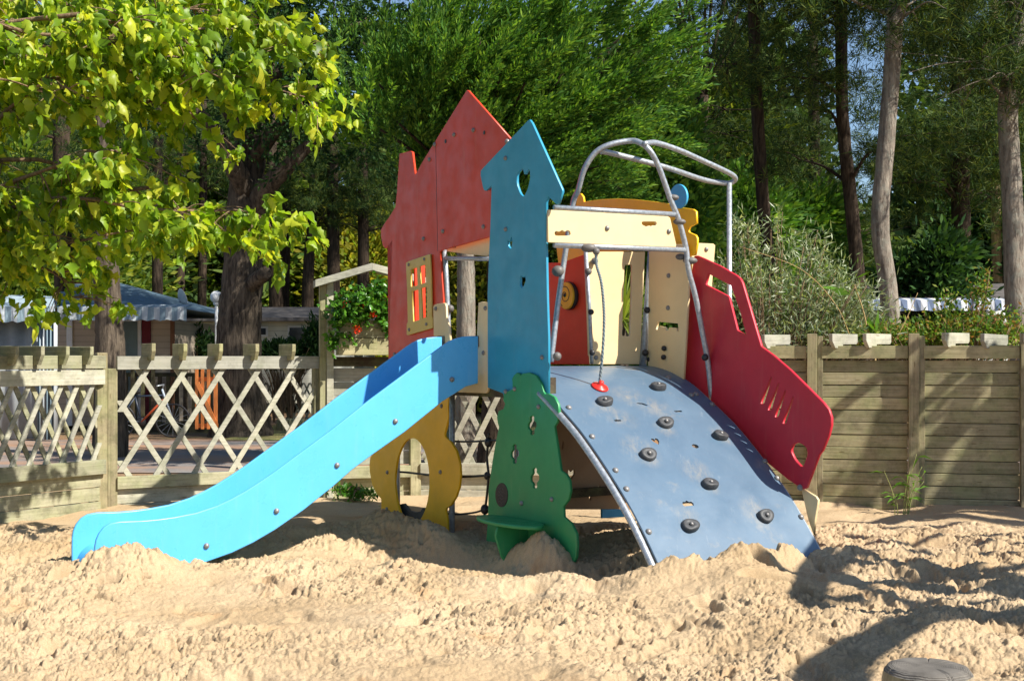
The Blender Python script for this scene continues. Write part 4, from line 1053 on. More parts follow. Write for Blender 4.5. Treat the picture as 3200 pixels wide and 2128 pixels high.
# ---- plume conifers
def plumes(P, D, n_bl, ln, wd, spread=.35):
    """each plume: feathery spray of blades along a short stem direction D"""
    n = len(P); d, s_, u_ = rot_basis(D); L_ = ln * (.6 + .8 * rng.random(n))
    tt = rng.random((n, n_bl)); side = rng.uniform(-1, 1, (n, n_bl)); up = rng.normal(size=(n, n_bl)) * .3
    wid = (1 - tt) * .9 + .12
    pos = P[:, None] + d[:, None] * (tt * L_[:, None])[..., None] + s_[:, None] * (side * wid * L_[:, None] * spread * .5)[..., None]
    dr = d[:, None] * 1.0 + s_[:, None] * (side * .75)[..., None] + u_[:, None] * up[..., None]
    return blades(pos.reshape(-1, 3), dr.reshape(-1, 3), np.repeat(L_, n_bl) * .15 * (.6 + .8 * rng.random(n * n_bl)), wd)
def cypress(name, base, trunk_r, height, limbs_spec, label, mat, nplume, bark, ln=.42, n_bl=26, wd=.028, cx=None, dirbias=(.5, -.25, .35), group=None, lean=(0, 0), trunk_top=None):
    t = empty(name, base, label, 'tree', group); o = Vector(base)
    tp = smooth_path([o + Vector((0, 0, -.3)), o + Vector((lean[0] * .2, lean[1] * .2, height * .25)), o + Vector((lean[0] * .5, lean[1] * .5, height * .55)), o + Vector((lean[0], lean[1], height))], 8)
    tube('trunk', tp, trunk_rad(trunk_r, trunk_r * .25, len(tp), 1.7), bark, t, 18, o, .12)
    limbs = []; parts = []
    for (a, b, r0, spread_, wgt) in limbs_spec:     # limb from a to b, foliage along its outer part
        a = Vector(a); b = Vector(b); m_ = (a + b) / 2 + Vector((0, 0, .12 * (b - a).length))
        limbs.append(([a, m_, b], r0, .012))
        n = int(nplume * wgt); P_, T_, tt = along(smooth_path([a, m_, b], 5), n)
        k = tt > .16; P_, T_, tt = P_[k], T_[k], tt[k]
        nc = max(2, n // 7); ci = rng.integers(0, nc, len(P_)); P_ = P_[:nc][ci % min(nc, len(P_))]; tt = tt[:nc][ci % min(nc, len(tt))]; T_ = T_[:nc][ci % min(nc, len(T_))]
        co = rng.normal(size=(nc, 3)) * spread_ * .95; co[:, 2] *= .7; off = co[ci] * (.45 + .65 * tt[:, None]) + rng.normal(size=P_.shape) * .055
        nrm = np.linalg.norm(off, axis=1, keepdims=True) + .05
        D = T_ * .7 + off / nrm * .6 + np.array(dirbias) * .8 + rng.normal(size=P_.shape) * .25
        parts.append(plumes(P_ + off, D, n_bl, ln, wd))
    limbs_mesh('branches', limbs, bark, t, o, 8)
    V, Fq = join(parts); add_crown('crown', V, Fq, mat, t, o)
    return t
# central bright cypress: limbs fan from a low fork hidden behind the red roof
def limb_px(a, b, r0=.05, sp_=.35, w_=1.0): return (P3(*a), P3(*b), r0, sp_, w_)
Yc = 14.6
fork = (1500, 760, Yc + .8)
spec = []
for (px, py, dy, sp_, w_) in [(1130, 130, .5, .34, .8), (1180, 260, 0, .30, .7), (1150, 380, -.1, .30, .5), (1280, 60, .2, .42, 1.1), (1390, 150, -.3, .40, 1.2), (1300, 280, -.2, .35, .7), (1450, 20, .0, .45, 1.2), (1560, 120, -.4, .42, 1.3), (1700, 60, -.2, .45, 1.3), (1850, 60, .1, .42, 1.2),
                           (1980, 80, .2, .35, 1.0), (2040, 70, .4, .28, .6), (1900, 210, -.2, .38, 1.0), (1760, 230, -.4, .40, 1.2), (1640, 260, -.5, .40, 1.1), (1980, 260, .1, .3, .8), (1850, 360, -.1, .38, 1.0), (1960, 420, .1, .34, .9), (1740, 420, -.1, .35, .9), (1870, 520, .1, .35, .9), (1980, 560, .3, .35, .8),
                           (1600, -150, 0, .5, 1.0), (1350, -150, .1, .5, 1.0), (1850, -140, 0, .5, 1.0), (1480, 300, -.3, .35, .9), (1560, 250, -.4, .35, .8), (1400, 330, -.3, .3, .6), (1240, 380, -.1, .3, .5), (1780, 560, .3, .3, .5), (2080, 380, .6, .3, .6), (1220, 180, .1, .35, .8), (1330, 170, -.2, .35, .8), (1500, 120, -.3, .4, 1.0), (1620, 420, -.2, .3, .5)]:
    spec.append((P3(*fork), P3(px, py, Yc + dy), .034, sp_, w_ * 1.25))
cypress('cypress_tree', tuple(P3(1560, HY, Yc + 1.0).xy) + (0,), .22, 6.5, spec, 'bright green plume-leaved cypress rising right behind the red house roof', CY, 120, M['barkd'], ln=.46, n_bl=64, wd=.024, dirbias=(.85, -.3, .45))
# big old tree with thick trunk, left of the structure
bt0 = P3(752, HY, 21.5)
t = empty('old_cypress_tree', (bt0.x, 21.5, 0), 'massive old conifer with a thick fissured trunk behind the middle lattice fence', 'tree'); o = Vector((bt0.x, 21.5, 0))
tp = smooth_path([P3(752, 1400, 21.5), P3(752, 1290, 21.5), P3(745, 1150, 21.5), P3(748, 1000, 21.5), P3(758, 860, 21.5), P3(762, 700, 21.5), P3(775, 540, 21.5), P3(790, 380, 21.5), P3(800, 200, 21.6), P3(800, -300, 21.6)], 6)
n_ = len(tp); wpx = np.interp(np.linspace(0, 1, n_), [0, .08, .16, .33, .55, .75, 1], [112, 92, 76, 66, 58, 48, 26])
tube('trunk', tp, [w_ / F * 21.5 for w_ in wpx], M['bark'], t, 26, o, .13)
lb = [([P3(800, 660, 21.4), P3(830, 590, 21.1), P3(900, 520, 20.9), P3(985, 430, 20.8), P3(1100, 300, 20.6)], .2, .06), ([P3(775, 600, 21.4), P3(720, 500, 21.0), P3(650, 380, 20.8), P3(500, 250, 20.6)], .2, .05),
      ([P3(790, 500, 21.4), P3(850, 420, 21.0), P3(930, 330, 20.8), P3(1000, 150, 20.5)], .15, .05), ([P3(780, 450, 21.4), P3(700, 320, 21), P3(660, 150, 20.8)], .14, .05),
      ([P3(765, 905, 21.4), P3(812, 868, 21.1), P3(830, 850, 20.9)], .14, .11), ([P3(795, 350, 21.3), P3(900, 200, 21), P3(1150, 60, 20.6)], .14, .04), ([P3(800, 250, 21.4), P3(760, 50, 21), P3(560, -50, 20.8)], .14, .04)]
limbs_mesh('branches', lb, M['bark'], t, o, 12)
parts = []
for (px, py, r_, k_) in [(1000, 60, .9, 90), (1120, 200, .9, 80), (920, 190, .8, 70), (1060, 330, .7, 60), (820, 60, .9, 80), (1180, 330, .7, 60), (960, 400, .5, 30), (700, 130, .9, 70), (560, 100, .9, 60), (860, 330, .6, 40), (1180, 60, .9, 70), (740, -80, 1.2, 80), (1050, -100, 1.2, 90), (600, 330, .8, 50), (1150, 450, .5, 35), (450, 260, .9, 60), (300, 60, 1.0, 60), (1260, 180, .7, 60)]:
    c = P3(px, py, 20.9 + random.uniform(-.6, .6)); q = rng.normal(size=(k_, 3)) * r_ * np.array([.55, .6, .4])
    D = q / (np.linalg.norm(q, axis=1, keepdims=True) + .05) * .7 + np.array([.3, -.3, .1]) + rng.normal(size=q.shape) * .3
    parts.append(plumes(np.array(tuple(c)) + q, D, 26, .6, .045))
V, Fq = join(parts); add_crown('crown', V, Fq, CYD, t, o)

# ---- pines: trunk + whorls of needle tufts
def tufts(P, ln=.16, n_bl=12, wd=.012, up=.35):
    n = len(P); D = rng.normal(size=(n, n_bl, 3)); D[..., 2] += up; Pp = np.repeat(P[:, None], n_bl, 1).reshape(-1, 3)
    return blades(Pp, D.reshape(-1, 3), ln * (.7 + .6 * rng.random(n * n_bl)), wd)
def pine(label, path, r0, r1, bark, boughs, nt=70, ln=.17, n_bl=14, group=None, mat=None, wd=.013, name='pine_tree', low=0):
    """path: list of (px, py) at depth Y; boughs: (px, py, radius, count)"""
    Y = path[0][2]; b = P3(path[0][0], HY, Y); base = Vector((b.x, Y, 0))
    t = empty(name, tuple(base), label, 'tree', group)
    if Y > 15 and path[-1][1] < -150: path = list(path) + [(path[-1][0] + 5, -750, Y), (path[-1][0] - 10, -1200, Y)]
    pts = [Vector((b.x, Y, -.3))] + [P3(*p) for p in path]; tp = smooth_path(pts, 6); n = len(tp)
    tube('trunk', tp, trunk_rad(r0, r1, n, 1.25), bark, t, 14, base, .1)
    limbs = []; parts = []
    boughs = list(boughs) + [(path[-1][0] + random.uniform(-500, 700), random.uniform(-1300, -250), 1.5, 150) for _ in range(14 if path[0][0] > 2100 else (0 if Y < 15 else 2))]  # extra unseen boughs above the frame, added to shade the canopy below
    tops = [p for p in tp]
    for bi, (px, py, rad, cnt) in enumerate(boughs):
        c = P3(px, py, Y + random.uniform(-1, 1.2)); z0 = c.z - random.uniform(.1, .5)
        a = min(tops, key=lambda p: abs(p.z - z0)); m_ = (a + c) / 2 + Vector((0, 0, random.uniform(-.1, .25)))
        limbs.append(([a, m_, c], .035, .01))
        for k in range(4):
            e = c + Vector(rng.normal(size=3) * rad * .6 * np.array([1, 1, .35])); limbs.append(([m_.lerp(c, random.random()), (c + e) / 2 + Vector((0, 0, .05)), e], .014, .004))
        q = rng.normal(size=(cnt, 3)) * rad * np.array([.6, .6, .24])
        # gather into a few pads for gaps between
        k_ = max(3, cnt // 16); cen = rng.normal(size=(k_, 3)) * rad * np.array([.7, .7, .3]); q = cen[rng.integers(0, k_, cnt)] + rng.normal(size=(cnt, 3)) * rad * np.array([.25, .25, .12])
        parts.append(tufts(np.array(tuple(c)) + q, ln, n_bl, wd))
    limbs.append(([tp[0], tp[len(tp) // 2], tp[-1]], .02, .01))
    limbs_mesh('branches', limbs, bark, t, base, 5)
    if parts:
        V, Fq = join(parts); add_crown('crown', V, Fq, mat or PN_, t, base)
    return t
def rb_(n, x0, x1, y0, y1, r_, c_):
    out = []
    while len(out) < n:
        x, y = random.uniform(x0, x1), random.uniform(y0, y1)
        if ((x - 2710) / 210) ** 2 + ((y - 330) / 260) ** 2 < 1 or ((x - 2540) / 120) ** 2 + ((y - 120) / 90) ** 2 < 1 or ((x - 2190) / 90) ** 2 + ((y - 120) / 90) ** 2 < 1: continue
        out.append((x, y, r_ * random.uniform(.7, 1.3), c_))
    return out
# pale near pines at the right, thin dark pines behind
pine('pale lichened pine trunk standing right of centre-right behind the fence, slightly curved', [(2790, 1115, 17), (2775, 900, 17), (2750, 700, 17), (2765, 500, 17), (2785, 250, 17), (2800, 0, 17), (2810, -400, 17)], .125, .10, M['barkl'], rb_(10, 2550, 3050, -320, 60, .9, 130))
pine('pale knotty pine trunk at the far right edge behind the awning', [(3190, 1115, 18), (3172, 900, 18), (3165, 650, 18), (3150, 350, 18), (3170, 100, 18), (3165, -400, 18)], .16, .11, M['barkl'], rb_(12, 3000, 3350, -300, 260, .9, 130))
pine('dark slender pine leaning left just above the ship panel', [(2420, 1115, 20), (2405, 850, 20), (2385, 640, 20), (2370, 400, 20), (2360, 200, 20), (2350, -300, 20)], .115, .08, M['barkd'], rb_(14, 2150, 2600, -200, 260, 1.0, 140))
pine('dark pine with low side boughs between the two pale pines and ship panel', [(2700, 1115, 20), (2680, 850, 20), (2660, 640, 20), (2640, 450, 20), (2630, 250, 20), (2630, -300, 20)], .12, .08, M['barkd'], rb_(14, 2450, 2800, -200, 300, 1.0, 130) + [(2500, 500, .7, 110), (2780, 480, .6, 90), (2560, 350, .6, 80)])
pine('nearly black pine rising behind the right caravan', [(3010, 1115, 24), (3005, 800, 24), (3000, 500, 24), (2995, 200, 24), (2990, -300, 24)], .2, .13, M['barkd'], rb_(26, 2820, 3250, -150, 640, 1.1, 150))
pine('tan thin pine trunk just left of the right edge pine', [(3125, 1115, 26), (3115, 800, 26), (3110, 550, 26), (3105, 100, 26), (3100, -300, 26)], .11, .08, m_bark('tan_bark', (.2, .14, .07), (.42, .33, .18)), rb_(12, 2950, 3300, 0, 500, 1.0, 120))
pine('thin pine behind the lamp and satellite dish', [(490, 1115, 30), (492, 850, 30), (490, 600, 30), (500, 300, 30), (500, -200, 30)], .14, .09, M['barkd'], rb_(10, 300, 700, 100, 500, 1.2, 110))
pine('straight pine left of the lamp post', [(560, 1115, 37), (563, 850, 37), (565, 600, 37), (570, 200, 37), (570, -200, 31)], 0.150, 0.100, M['barkd'], rb_(8, 400, 800, 300, 600, 1.1, 100))
pine('slim pine just right of the lamp post', [(630, 1115, 37), (632, 850, 37), (635, 600, 37), (635, 200, 37)], 0.150, 0.100, M['barkd'], rb_(6, 500, 800, 350, 600, 1.0, 90))
pine('forked dark pine right of the massive trunk', [(862, 1115, 37), (862, 900, 37), (856, 750, 37), (850, 550, 37), (848, 200, 37)], 0.250, 0.125, M['barkd'], rb_(10, 780, 1050, 430, 700, .8, 80))
pine('second dark pine close beside the forked one', [(885, 1115, 37.5), (887, 900, 37.5), (893, 720, 37.5), (896, 500, 37.5), (900, 200, 37.5)], 0.188, 0.125, M['barkd'], rb_(6, 850, 1100, 450, 700, .8, 80))
pine('pine with brownish trunk left of the planter gable', [(962, 1115, 37), (962, 900, 37), (968, 780, 37), (980, 600, 37), (985, 200, 37)], 0.200, 0.125, M['barkd'], rb_(10, 900, 1150, 450, 720, .8, 80))
pine('pine directly over the planter gable', [(1042, 1115, 37), (1042, 800, 37), (1040, 600, 37), (1040, 300, 37)], 0.213, 0.150, M['barkd'], rb_(8, 950, 1200, 420, 700, .9, 80))
pine('pine behind the left eave of the red house', [(1135, 1115, 37), (1135, 850, 37), (1135, 600, 37), (1130, 300, 37)], 0.200, 0.138, M['barkd'], rb_(8, 1050, 1300, 420, 720, .9, 80))
pine('grey trunk behind the left cabin beside the lattice corner post', [(345, 1115, 17), (340, 1000, 17), (332, 850, 17), (325, 700, 17), (320, 400, 17), (312, 0, 17), (305, -300, 17)], .20, .10, M['bark'], rb_(8, 150, 500, -100, 330, .8, 90))
pine('shaded far left trunk behind the striped tent', [(205, 1115, 24), (200, 900, 24), (195, 700, 24), (190, 300, 24)], .2, .15, M['barkd'], rb_(8, 0, 350, 200, 700, 1.1, 100))
# pale stripped trunk seen through the slide opening
pt = pine('pale grey weathered trunk with knots seen through the house opening', [(1455, 1200, 13.6), (1456, 1000, 13.6), (1456, 850, 13.6), (1450, 700, 13.6), (1440, 500, 13.7)], .108, .085, M['barkl'], [(1500, 760, .25, 30)])
pine('small bare-limbed pine behind the yellow roof piece', [(1935, 1115, 24), (1935, 800, 24), (1930, 600, 24), (1925, 400, 24)], .13, .07, M['barkd'], rb_(10, 1800, 2200, 420, 720, .9, 110))
pine('leafy pine between the handrail loop and the dark slender pine', [(2215, 1115, 25), (2215, 850, 25), (2205, 600, 25), (2200, 300, 25)], .16, .09, M['barkd'], rb_(16, 2080, 2400, 180, 760, .9, 120))
pine('dark pine far behind the silver shrub', [(2550, 1115, 30), (2550, 800, 30), (2545, 500, 30), (2540, 100, 30)], .2, .12, M['barkd'], rb_(20, 2350, 2750, 250, 850, 1.2, 120))

# ---- mid-distance green masses: shrubby conifers and far wood
def cloud_tree(name, label, px, Y, top, w_, mat, n, size, group=None, py_base=1150, bark=None, lobes=9, cat='tree'):
    b = P3(px, HY, Y); base = Vector((b.x, Y, 0)); t = empty(name, tuple(base), label, cat, group)
    zt_ = P3(px, top, Y).z; wm = w_ / F * Y
    tp = smooth_path([base + Vector((0, 0, -.3)), base + Vector((.1, 0, zt_ * .4)), base + Vector((0, .1, zt_ * .8))], 5)
    tube('trunk', tp, trunk_rad(.018 * zt_ + .03, .02, len(tp)), bark or M['barkd'], t, 8, base)
    limbs = []; parts = []
    for k in range(lobes):
        h_ = .12 + .86 * (k + .5) / lobes; r_ = wm * (1 - .55 * h_ ** 2) * .5
        for j in range(3):
            a = random.random() * 6.28; c = base + Vector((math.cos(a) * r_ * .7, math.sin(a) * r_ * .7, zt_ * h_))
            limbs.append(([base + Vector((0, 0, zt_ * h_ * .85)), (base + Vector((0, 0, zt_ * h_)) + c) / 2, c], .03, .008))
            m_ = n // (lobes * 3); q = rng.normal(size=(m_, 3)) * np.array([r_ * .42, r_ * .42, zt_ / lobes * .42])
            D = q + np.array([.1, -.1, .15]) + rng.normal(size=q.shape) * .2
            parts.append(blades(np.array(tuple(c)) + q, D, size * (.6 + .8 * rng.random(m_)), size * .42))
    limbs_mesh('branches', limbs, bark or M['barkd'], t, base, 5)
    V, Fq = join(parts); add_crown('crown', V, Fq, mat, t, base)
    return t
mids = [('yellow green bush mass behind the left cabin roof', 430, 44, 620, 330, YL), ('yellow tree behind the low dark roofed cabin', 640, 45, 580, 300, FR), ('golden autumn tree left of the planter gable', 950, 46, 640, 330, YL), ('golden autumn tree behind the planter flowers', 1130, 44, 660, 320, YL),
        ('golden bush seen through the house opening', 1490, 30, 740, 260, YL), ('feathery green conifer right of the cypress', 2080, 19, 330, 330, CY), ('sunlit green conifer behind the handrail post', 2330, 23, 560, 360, CY), ('dense green conifer behind the handrail loop', 2200, 27, 250, 420, FR),
        ('light green conifer below the sky gap', 2500, 25, 620, 330, CY), ('low green conifer between the pale pine trunks', 2900, 22, 760, 300, CYD), ('green tree left of the right edge pine', 3080, 30, 640, 380, CYD), ('dark green tree far right', 3300, 26, 500, 300, CYD),
        ('green tree behind the big trunk', 800, 45, 480, 420, FR), ('dark tree behind far left foliage', 80, 30, 450, 420, FR), ('tall dark tree behind the left leaves', 260, 36, 300, 420, FR), ('green tree behind the teal tower', 1700, 32, 500, 420, FR), ('green tree behind the back wall slot', 1950, 36, 480, 420, FR)]
for i, (lb_, px, Y, top_, w_, mt) in enumerate(mids):
    cloud_tree('background_tree', lb_, px, Y, top_, w_, mt, 15000, .0075 * Y, 'trees behind the caravans')
# the far wood as one mass
def far_wood():
    parts = []
    for k in range(230):
        ang_ = random.uniform(-.62, .62); Y = random.uniform(42, 72); x = math.tan(ang_) * Y
        h_ = random.uniform(9, 15) * (Y / 50); n = 520
        px = 1600 + F * x / Y
        if 2560 < px < 2840: h_ *= .5
        zz = rng.random(n) ** .8 * h_ ; r_ = 2.6 * (1 - .6 * zz / h_)
        a = rng.random(n) * 6.28; rr = np.sqrt(rng.random(n)) * r_
        P_ = np.stack([x + np.cos(a) * rr, Y + np.sin(a) * rr, zz], 1)
        parts.append(blades(P_, rng.normal(size=(n, 3)) + np.array([0, 0, .3]), .55 + .4 * rng.random(n), .30))
    V, Fq = join(parts); o = mesh_obj('far_wood', np_mesh('far_wood', V, Fq, m_leaf('far_wood_leaves', [(.03, .06, .02), (.06, .11, .03), (.12, .17, .04)], .3, .7)), None)
    tag(o, 'dark pine wood closing the view behind everything', 'wood', None, 'stuff')
far_wood()

# ---- shrubs by the fence
def shrub(name, label, cells, mat, Yr, leaf=.06, wd=.35, cat='shrub', droop=.0, group=None, stems=True, broad=False):
    c0 = cells[0]; b = P3(c0[0], HY, Yr); base = Vector((b.x, Yr, 0)); t = empty(name, tuple(base), label, cat, group)
    limbs = []; parts = []
    for (px, py, rx_, ry_, n) in cells:
        c = P3(px, py, Yr); sx = rx_ / F * Yr; sz = ry_ / F * Yr
        q = rng.normal(size=(n, 3)) * np.array([sx, max(sx, sz) * .8, sz]) * .55
        ns = max(4, n // 40)
        for k in range(ns):
            e = c + Vector(q[k]); limbs.append(([Vector((base.x + (c.x - base.x) * .6, Yr, .05)), (base + c) / 2 + Vector((0, 0, .1)) + Vector(q[k]) * .4, e], .010, .003))
            # leafy shoots
        pos = np.array(tuple(c)) + q
        D = rng.normal(size=q.shape) * .7 + np.array([.1, -.2, .55 - droop]) + q * .6
        if broad: parts.append(broad_leaves(pos, D, leaf * (.6 + .7 * rng.random(n))))
        else: parts.append(blades(pos, D, leaf * (.6 + .8 * rng.random(n)), leaf * wd))
    limbs_mesh('stems', limbs, M['twig'], t, base, 5)
    V, Fq = join(parts); add_crown('leaves', V, Fq, mat, t, base); return t
shrub('silver_shrub', 'silvery narrow-leaved shrub behind the fence right of the ship panel', [(2400, 920, 180, 110, 2100), (2330, 960, 90, 110, 1000), (2570, 950, 150, 90, 1600), (2480, 770, 70, 60, 260), (2350, 770, 40, 90, 380), (2300, 720, 25, 60, 150), (2560, 800, 50, 60, 260), (2660, 980, 100, 70, 1300), (2520, 1040, 220, 45, 2300), (2430, 690, 18, 40, 70), (2620, 870, 40, 50, 200)], SV, 12.6, .085, .16)
shrub('flowering_shrub', 'green and rusty shrub with small pink blossom in front of the striped awning', [(3000, 1025, 120, 45, 1500), (2900, 1045, 120, 32, 1100), (3130, 1030, 70, 50, 900), (3060, 930, 30, 70, 260), (2960, 960, 30, 50, 220), (3080, 880, 12, 40, 80), (2780, 1050, 90, 30, 900)], m_leaf('rusty_leaves', [(.06, .15, .025), (.12, .24, .04), (.24, .3, .06), (.34, .16, .08)], .35, .5), 12.4, .05, .45)
shrub('golden_undergrowth', 'mixed low green shrubs behind the right fence under the pines', [(2300, 1000, 60, 60, 900), (2650, 1060, 160, 30, 1400), (2900, 1060, 160, 30, 1400), (3150, 1065, 80, 25, 800)], FR, 12.9, .07, .4)
# broad canna leaves and reed stalks
def canna():
    base = P3(2735, HY, 12.2); t = empty('canna_plant', (base.x, 12.2, 0), 'young canna plant with wide upright green leaves at the fence top', 'plant'); o = Vector((base.x, 12.2, 0))
    P_ = np.array([tuple(P3(a, b, 12.2)) for a, b in ((2725, 1050), (2730, 1050), (2738, 1052), (2745, 1050), (2735, 1040), (2620, 900), (2672, 870), (2660, 920), (2700, 880))])
    D = np.array([(-.9, -.1, .45), (-.35, -.2, 1), (.05, -.1, 1), (.35, .1, 1), (-.6, -.3, .7), (-1, 0, .02), (.7, 0, .3), (-.8, -.1, .2), (-.3, 0, -.5)])
    V, Fq = blades(P_, D, np.array([.18, .2, .26, .22, .16, .17, .16, .2, .14]), .075); add_crown('leaves', V, Fq, GRS, t, o)
    limbs = [([Vector((base.x, 12.2, .0)), P3(2735, 1050, 12.2)], .012, .01), ([P3(2720, 1090, 12.2), P3(2700, 980, 12.2), P3(2670, 890, 12.2)], .008, .004), ([P3(2660, 1060, 12.15), P3(2610, 950, 12.1), P3(2500, 840, 12), P3(2310, 770, 12)], .005, .002), ([P3(2800, 1060, 12.1), P3(2840, 980, 12.1), P3(2868, 915, 12.1)], .005, .002)]
    limbs_mesh('stalks', limbs, m_simple('straw', (.45, .3, .12)), t, o, 6)
canna()
def reed():
    base = P3(2815, 1585, 10.6); t = empty('reed_tuft', (base.x, base.y, 0), 'thin reed shoots growing from the sand at the fence post', 'plant'); o = Vector((base.x, base.y, 0)); limbs = []; Ps = []; Ds = []
    for i in range(9):
        x = random.uniform(-.1, .12); h_ = random.uniform(.12, .42) if i else .5; tip = o + Vector((x * 1.8, random.uniform(-.08, .05), h_)); limbs.append(([o + Vector((x * .5, 0, -.05)), (o + tip) / 2, tip], .004, .0015))
        for k in range(4): Ps.append(tuple(o.lerp(tip, .35 + .2 * k))); Ds.append((random.uniform(-1, 1), random.uniform(-.6, .2), random.uniform(-.2, .7)))
    limbs_mesh('stalks', limbs, m_simple('reed_stalk', (.3, .32, .1)), t, o, 5)
    V, Fq = blades(np.array(Ps), np.array(Ds), .14, .018, .25); add_crown('leaves', V, Fq, GRS, t, o)
reed()
shrub('low_weeds', 'small green weeds at the fence foot left of the yellow leg', [(1120, 1545, 60, 14, 420), (1075, 1530, 30, 12, 160)], IV, 11.3, .05, .4, 'plant')
# palm-like plant behind the slot
def spiky():
    base = P3(1962, HY, 12.9); o = Vector((base.x, 12.9, 0)); t = empty('cordyline_plant', tuple(o), 'spiky sword-leaved plant seen through the slot of the cream wall', 'plant')
    c = P3(1945, 1010, 12.9); tube('stem', [o + Vector((0, 0, -.2)), c], .05, M['bark'], t, 8, o)
    n = 150; a = rng.random(n) * 6.28; e = rng.uniform(-.5, 1.4, n); D = np.stack([np.cos(a) * np.cos(e), np.sin(a) * np.cos(e), np.sin(e)], 1)
    V, Fq = blades(np.repeat(np.array([tuple(c)]), n, 0), D, .55 + .2 * rng.random(n), .035, .15); add_crown('leaves', V, Fq, m_leaf('sword_leaves', [(.12, .2, .03), (.3, .36, .08)], .3, .35, .5), t, o)
spiky()
# flowers in the planter
def planter_flowers():
    c = planter.pl.pw(1150, 960, .12); o = Vector((c.x, c.y, 0)); t = empty('geranium', (c.x, c.y, c.z - .15), 'trailing ivy geranium with red flowers filling the planter box', 'plant'); o = Vector(t.location)
    parts = []; limbs = []
    for (px, py, rx_, ry_, n) in [(1130, 950, 55, 35, 800), (1190, 930, 40, 40, 700), (1070, 970, 40, 30, 450), (1200, 990, 30, 35, 350), (1100, 1000, 40, 20, 220), (1050, 1010, 20, 40, 130), (1030, 1070, 14, 30, 60), (1210, 1030, 15, 18, 70), (1075, 1060, 25, 16, 60), (1240, 950, 30, 40, 300)]:
        cc = planter.pl.pw(px, py, .22); q = rng.normal(size=(n, 3)) * np.array([rx_, rx_ * 1.2, ry_]) / F * 11.8 * .6
        P_ = np.array(tuple(cc)) + q; parts.append(broad_leaves(P_, rng.normal(size=q.shape) * .6 + np.array([.1, -.7, -.1]), .045 + .02 * rng.random(n), .2, .2))
        for k in range(6): limbs.append(([Vector((cc.x, cc.y + .1, cc.z - .1)), cc, Vector(P_[k])], .004, .002))
    limbs_mesh('stems', limbs, M['twig'], t, o, 5)
    V, Fq = join(parts); add_crown('leaves', V, Fq, IV, t, o)
    for (px, py) in ((1189, 935), (1069, 953), (1118, 960), (1102, 1033), (1147, 985), (1100, 1032), (1210, 915)):
        cc = np.array(tuple(planter.pl.pw(px, py, .34))); n = 26; q = rng.normal(size=(n, 3)) * np.array([.016, .016, .018])
        V, Fq = broad_leaves(cc + q, rng.normal(size=(n, 3)) + np.array([0, -.6, .2]), .022, .1, .1); add_crown('flower', V, Fq, RD, t, o)
planter_flowers()

# ================================================================ CABINS, TENT, LAMP AND SMALL THINGS BEHIND THE FENCE
M['tile'] = m_simple('blue_grey_tiles', (.10, .16, .21), .6, .5, 14); M['roofdark'] = m_simple('dark_mottled_roof', (.10, .09, .085), .8, .7, 5)  # dark roof colour is strongly mottled at random
def m_siding(name, c, f=9):
    m = bpy.data.materials.new(name); t, b = nodes(m)
    wv = t.nodes.new('ShaderNodeTexWave'); wv.bands_direction = 'Z'; wv.wave_profile = 'SAW'; wv.inputs['Scale'].default_value = f / 2 / math.pi * 3.14 / 1.6
    tc = t.nodes.new('ShaderNodeTexCoord'); t.links.new(tc.outputs['Object'], wv.inputs['Vector'])
    g = ramp(t, wv.outputs['Fac'], [(.0, (.55, .55, .55)), (.15, (1, 1, 1))]); n_ = ramp(t, noise(t, 2, detail=5), [(.3, sc3(c, .85)), (.7, sc3(c, 1.08))])
    t.links.new(mixc(t, 1.0, n_, g, 'MULTIPLY'), b.inputs['Base Color']); b.inputs['Roughness'].default_value = .6; bump(t, b, wv.outputs['Fac'], .4, .03); return m
M['siding'] = m_siding('tan_siding', (.52, .43, .33)); M['siding2'] = m_siding('cream_siding', (.74, .74, .62)); M['white'] = m_simple('white_paint', (.78, .78, .76), .5, .06); M['glass'] = m_simple('dark_glass', (.04, .05, .06), .08, .3, 2, 0, .8)
M['glassg'] = m_simple('grey_green_glass', (.16, .22, .22), .15, .2, 2, 0, .8); M['maroon'] = m_simple('maroon_cloth', (.16, .02, .03), .8)
M['awn'] = m_stripes('striped_canvas', (.46, .50, .52), (.20, .28, .33), 0, 5.0); M['awn2'] = m_stripes('blue_striped_canvas', (.62, .64, .68), (.14, .19, .30), 0, 4.6); M['orange'] = m_simple('orange_wood', (.75, .24, .06), .6)
class House:
    """local frame: x to the right along the front, front at y=0, +y backwards"""
    def __init__(s, name, label, px, Y, rz, cat):
        b = P3(px, HY, Y); s.root = empty(name, (b.x, Y, 0), label, cat, None, rz); s.Y = Y; s.px = px
    def k(s): return s.Y / F
    def x(s, px, y=0): return (px - 1600) / F * (s.Y + y) - s.root.location.x
    def z(s, py, y=0): return H + (HY - py) / F * (s.Y + y)
    def box(s, nm, px0, px1, py1, py0, y0, y1, mat, parent=None): return MB().box(s.x(px0), s.x(px1), y0, y1, s.z(py1), s.z(py0)).build(nm, mat, parent or s.root, .005)
def awning(h, x0, x1, z0, z1, y0, y1, vz, mat, n=40):
    """sloping canvas with a scalloped valance at its front edge"""
    V = []; Fc = []
    for i in range(n + 1):
        x = x0 + (x1 - x0) * i / n; V += [(x, y1, z1), (x, y0, z0), (x, y0 - .02 + .02 * math.sin(i * 1.3), z0 - vz * (1 + .06 * math.cos(i * 1.57)))]
    for i in range(n): a = i * 3; Fc += [(a, a + 1, a + 4, a + 3), (a + 1, a + 2, a + 5, a + 4)]
    o = pydata('awning', V, Fc, mat, h.root, False); so = o.modifiers.new('t', 'SOLIDIFY'); so.thickness = .008; return o
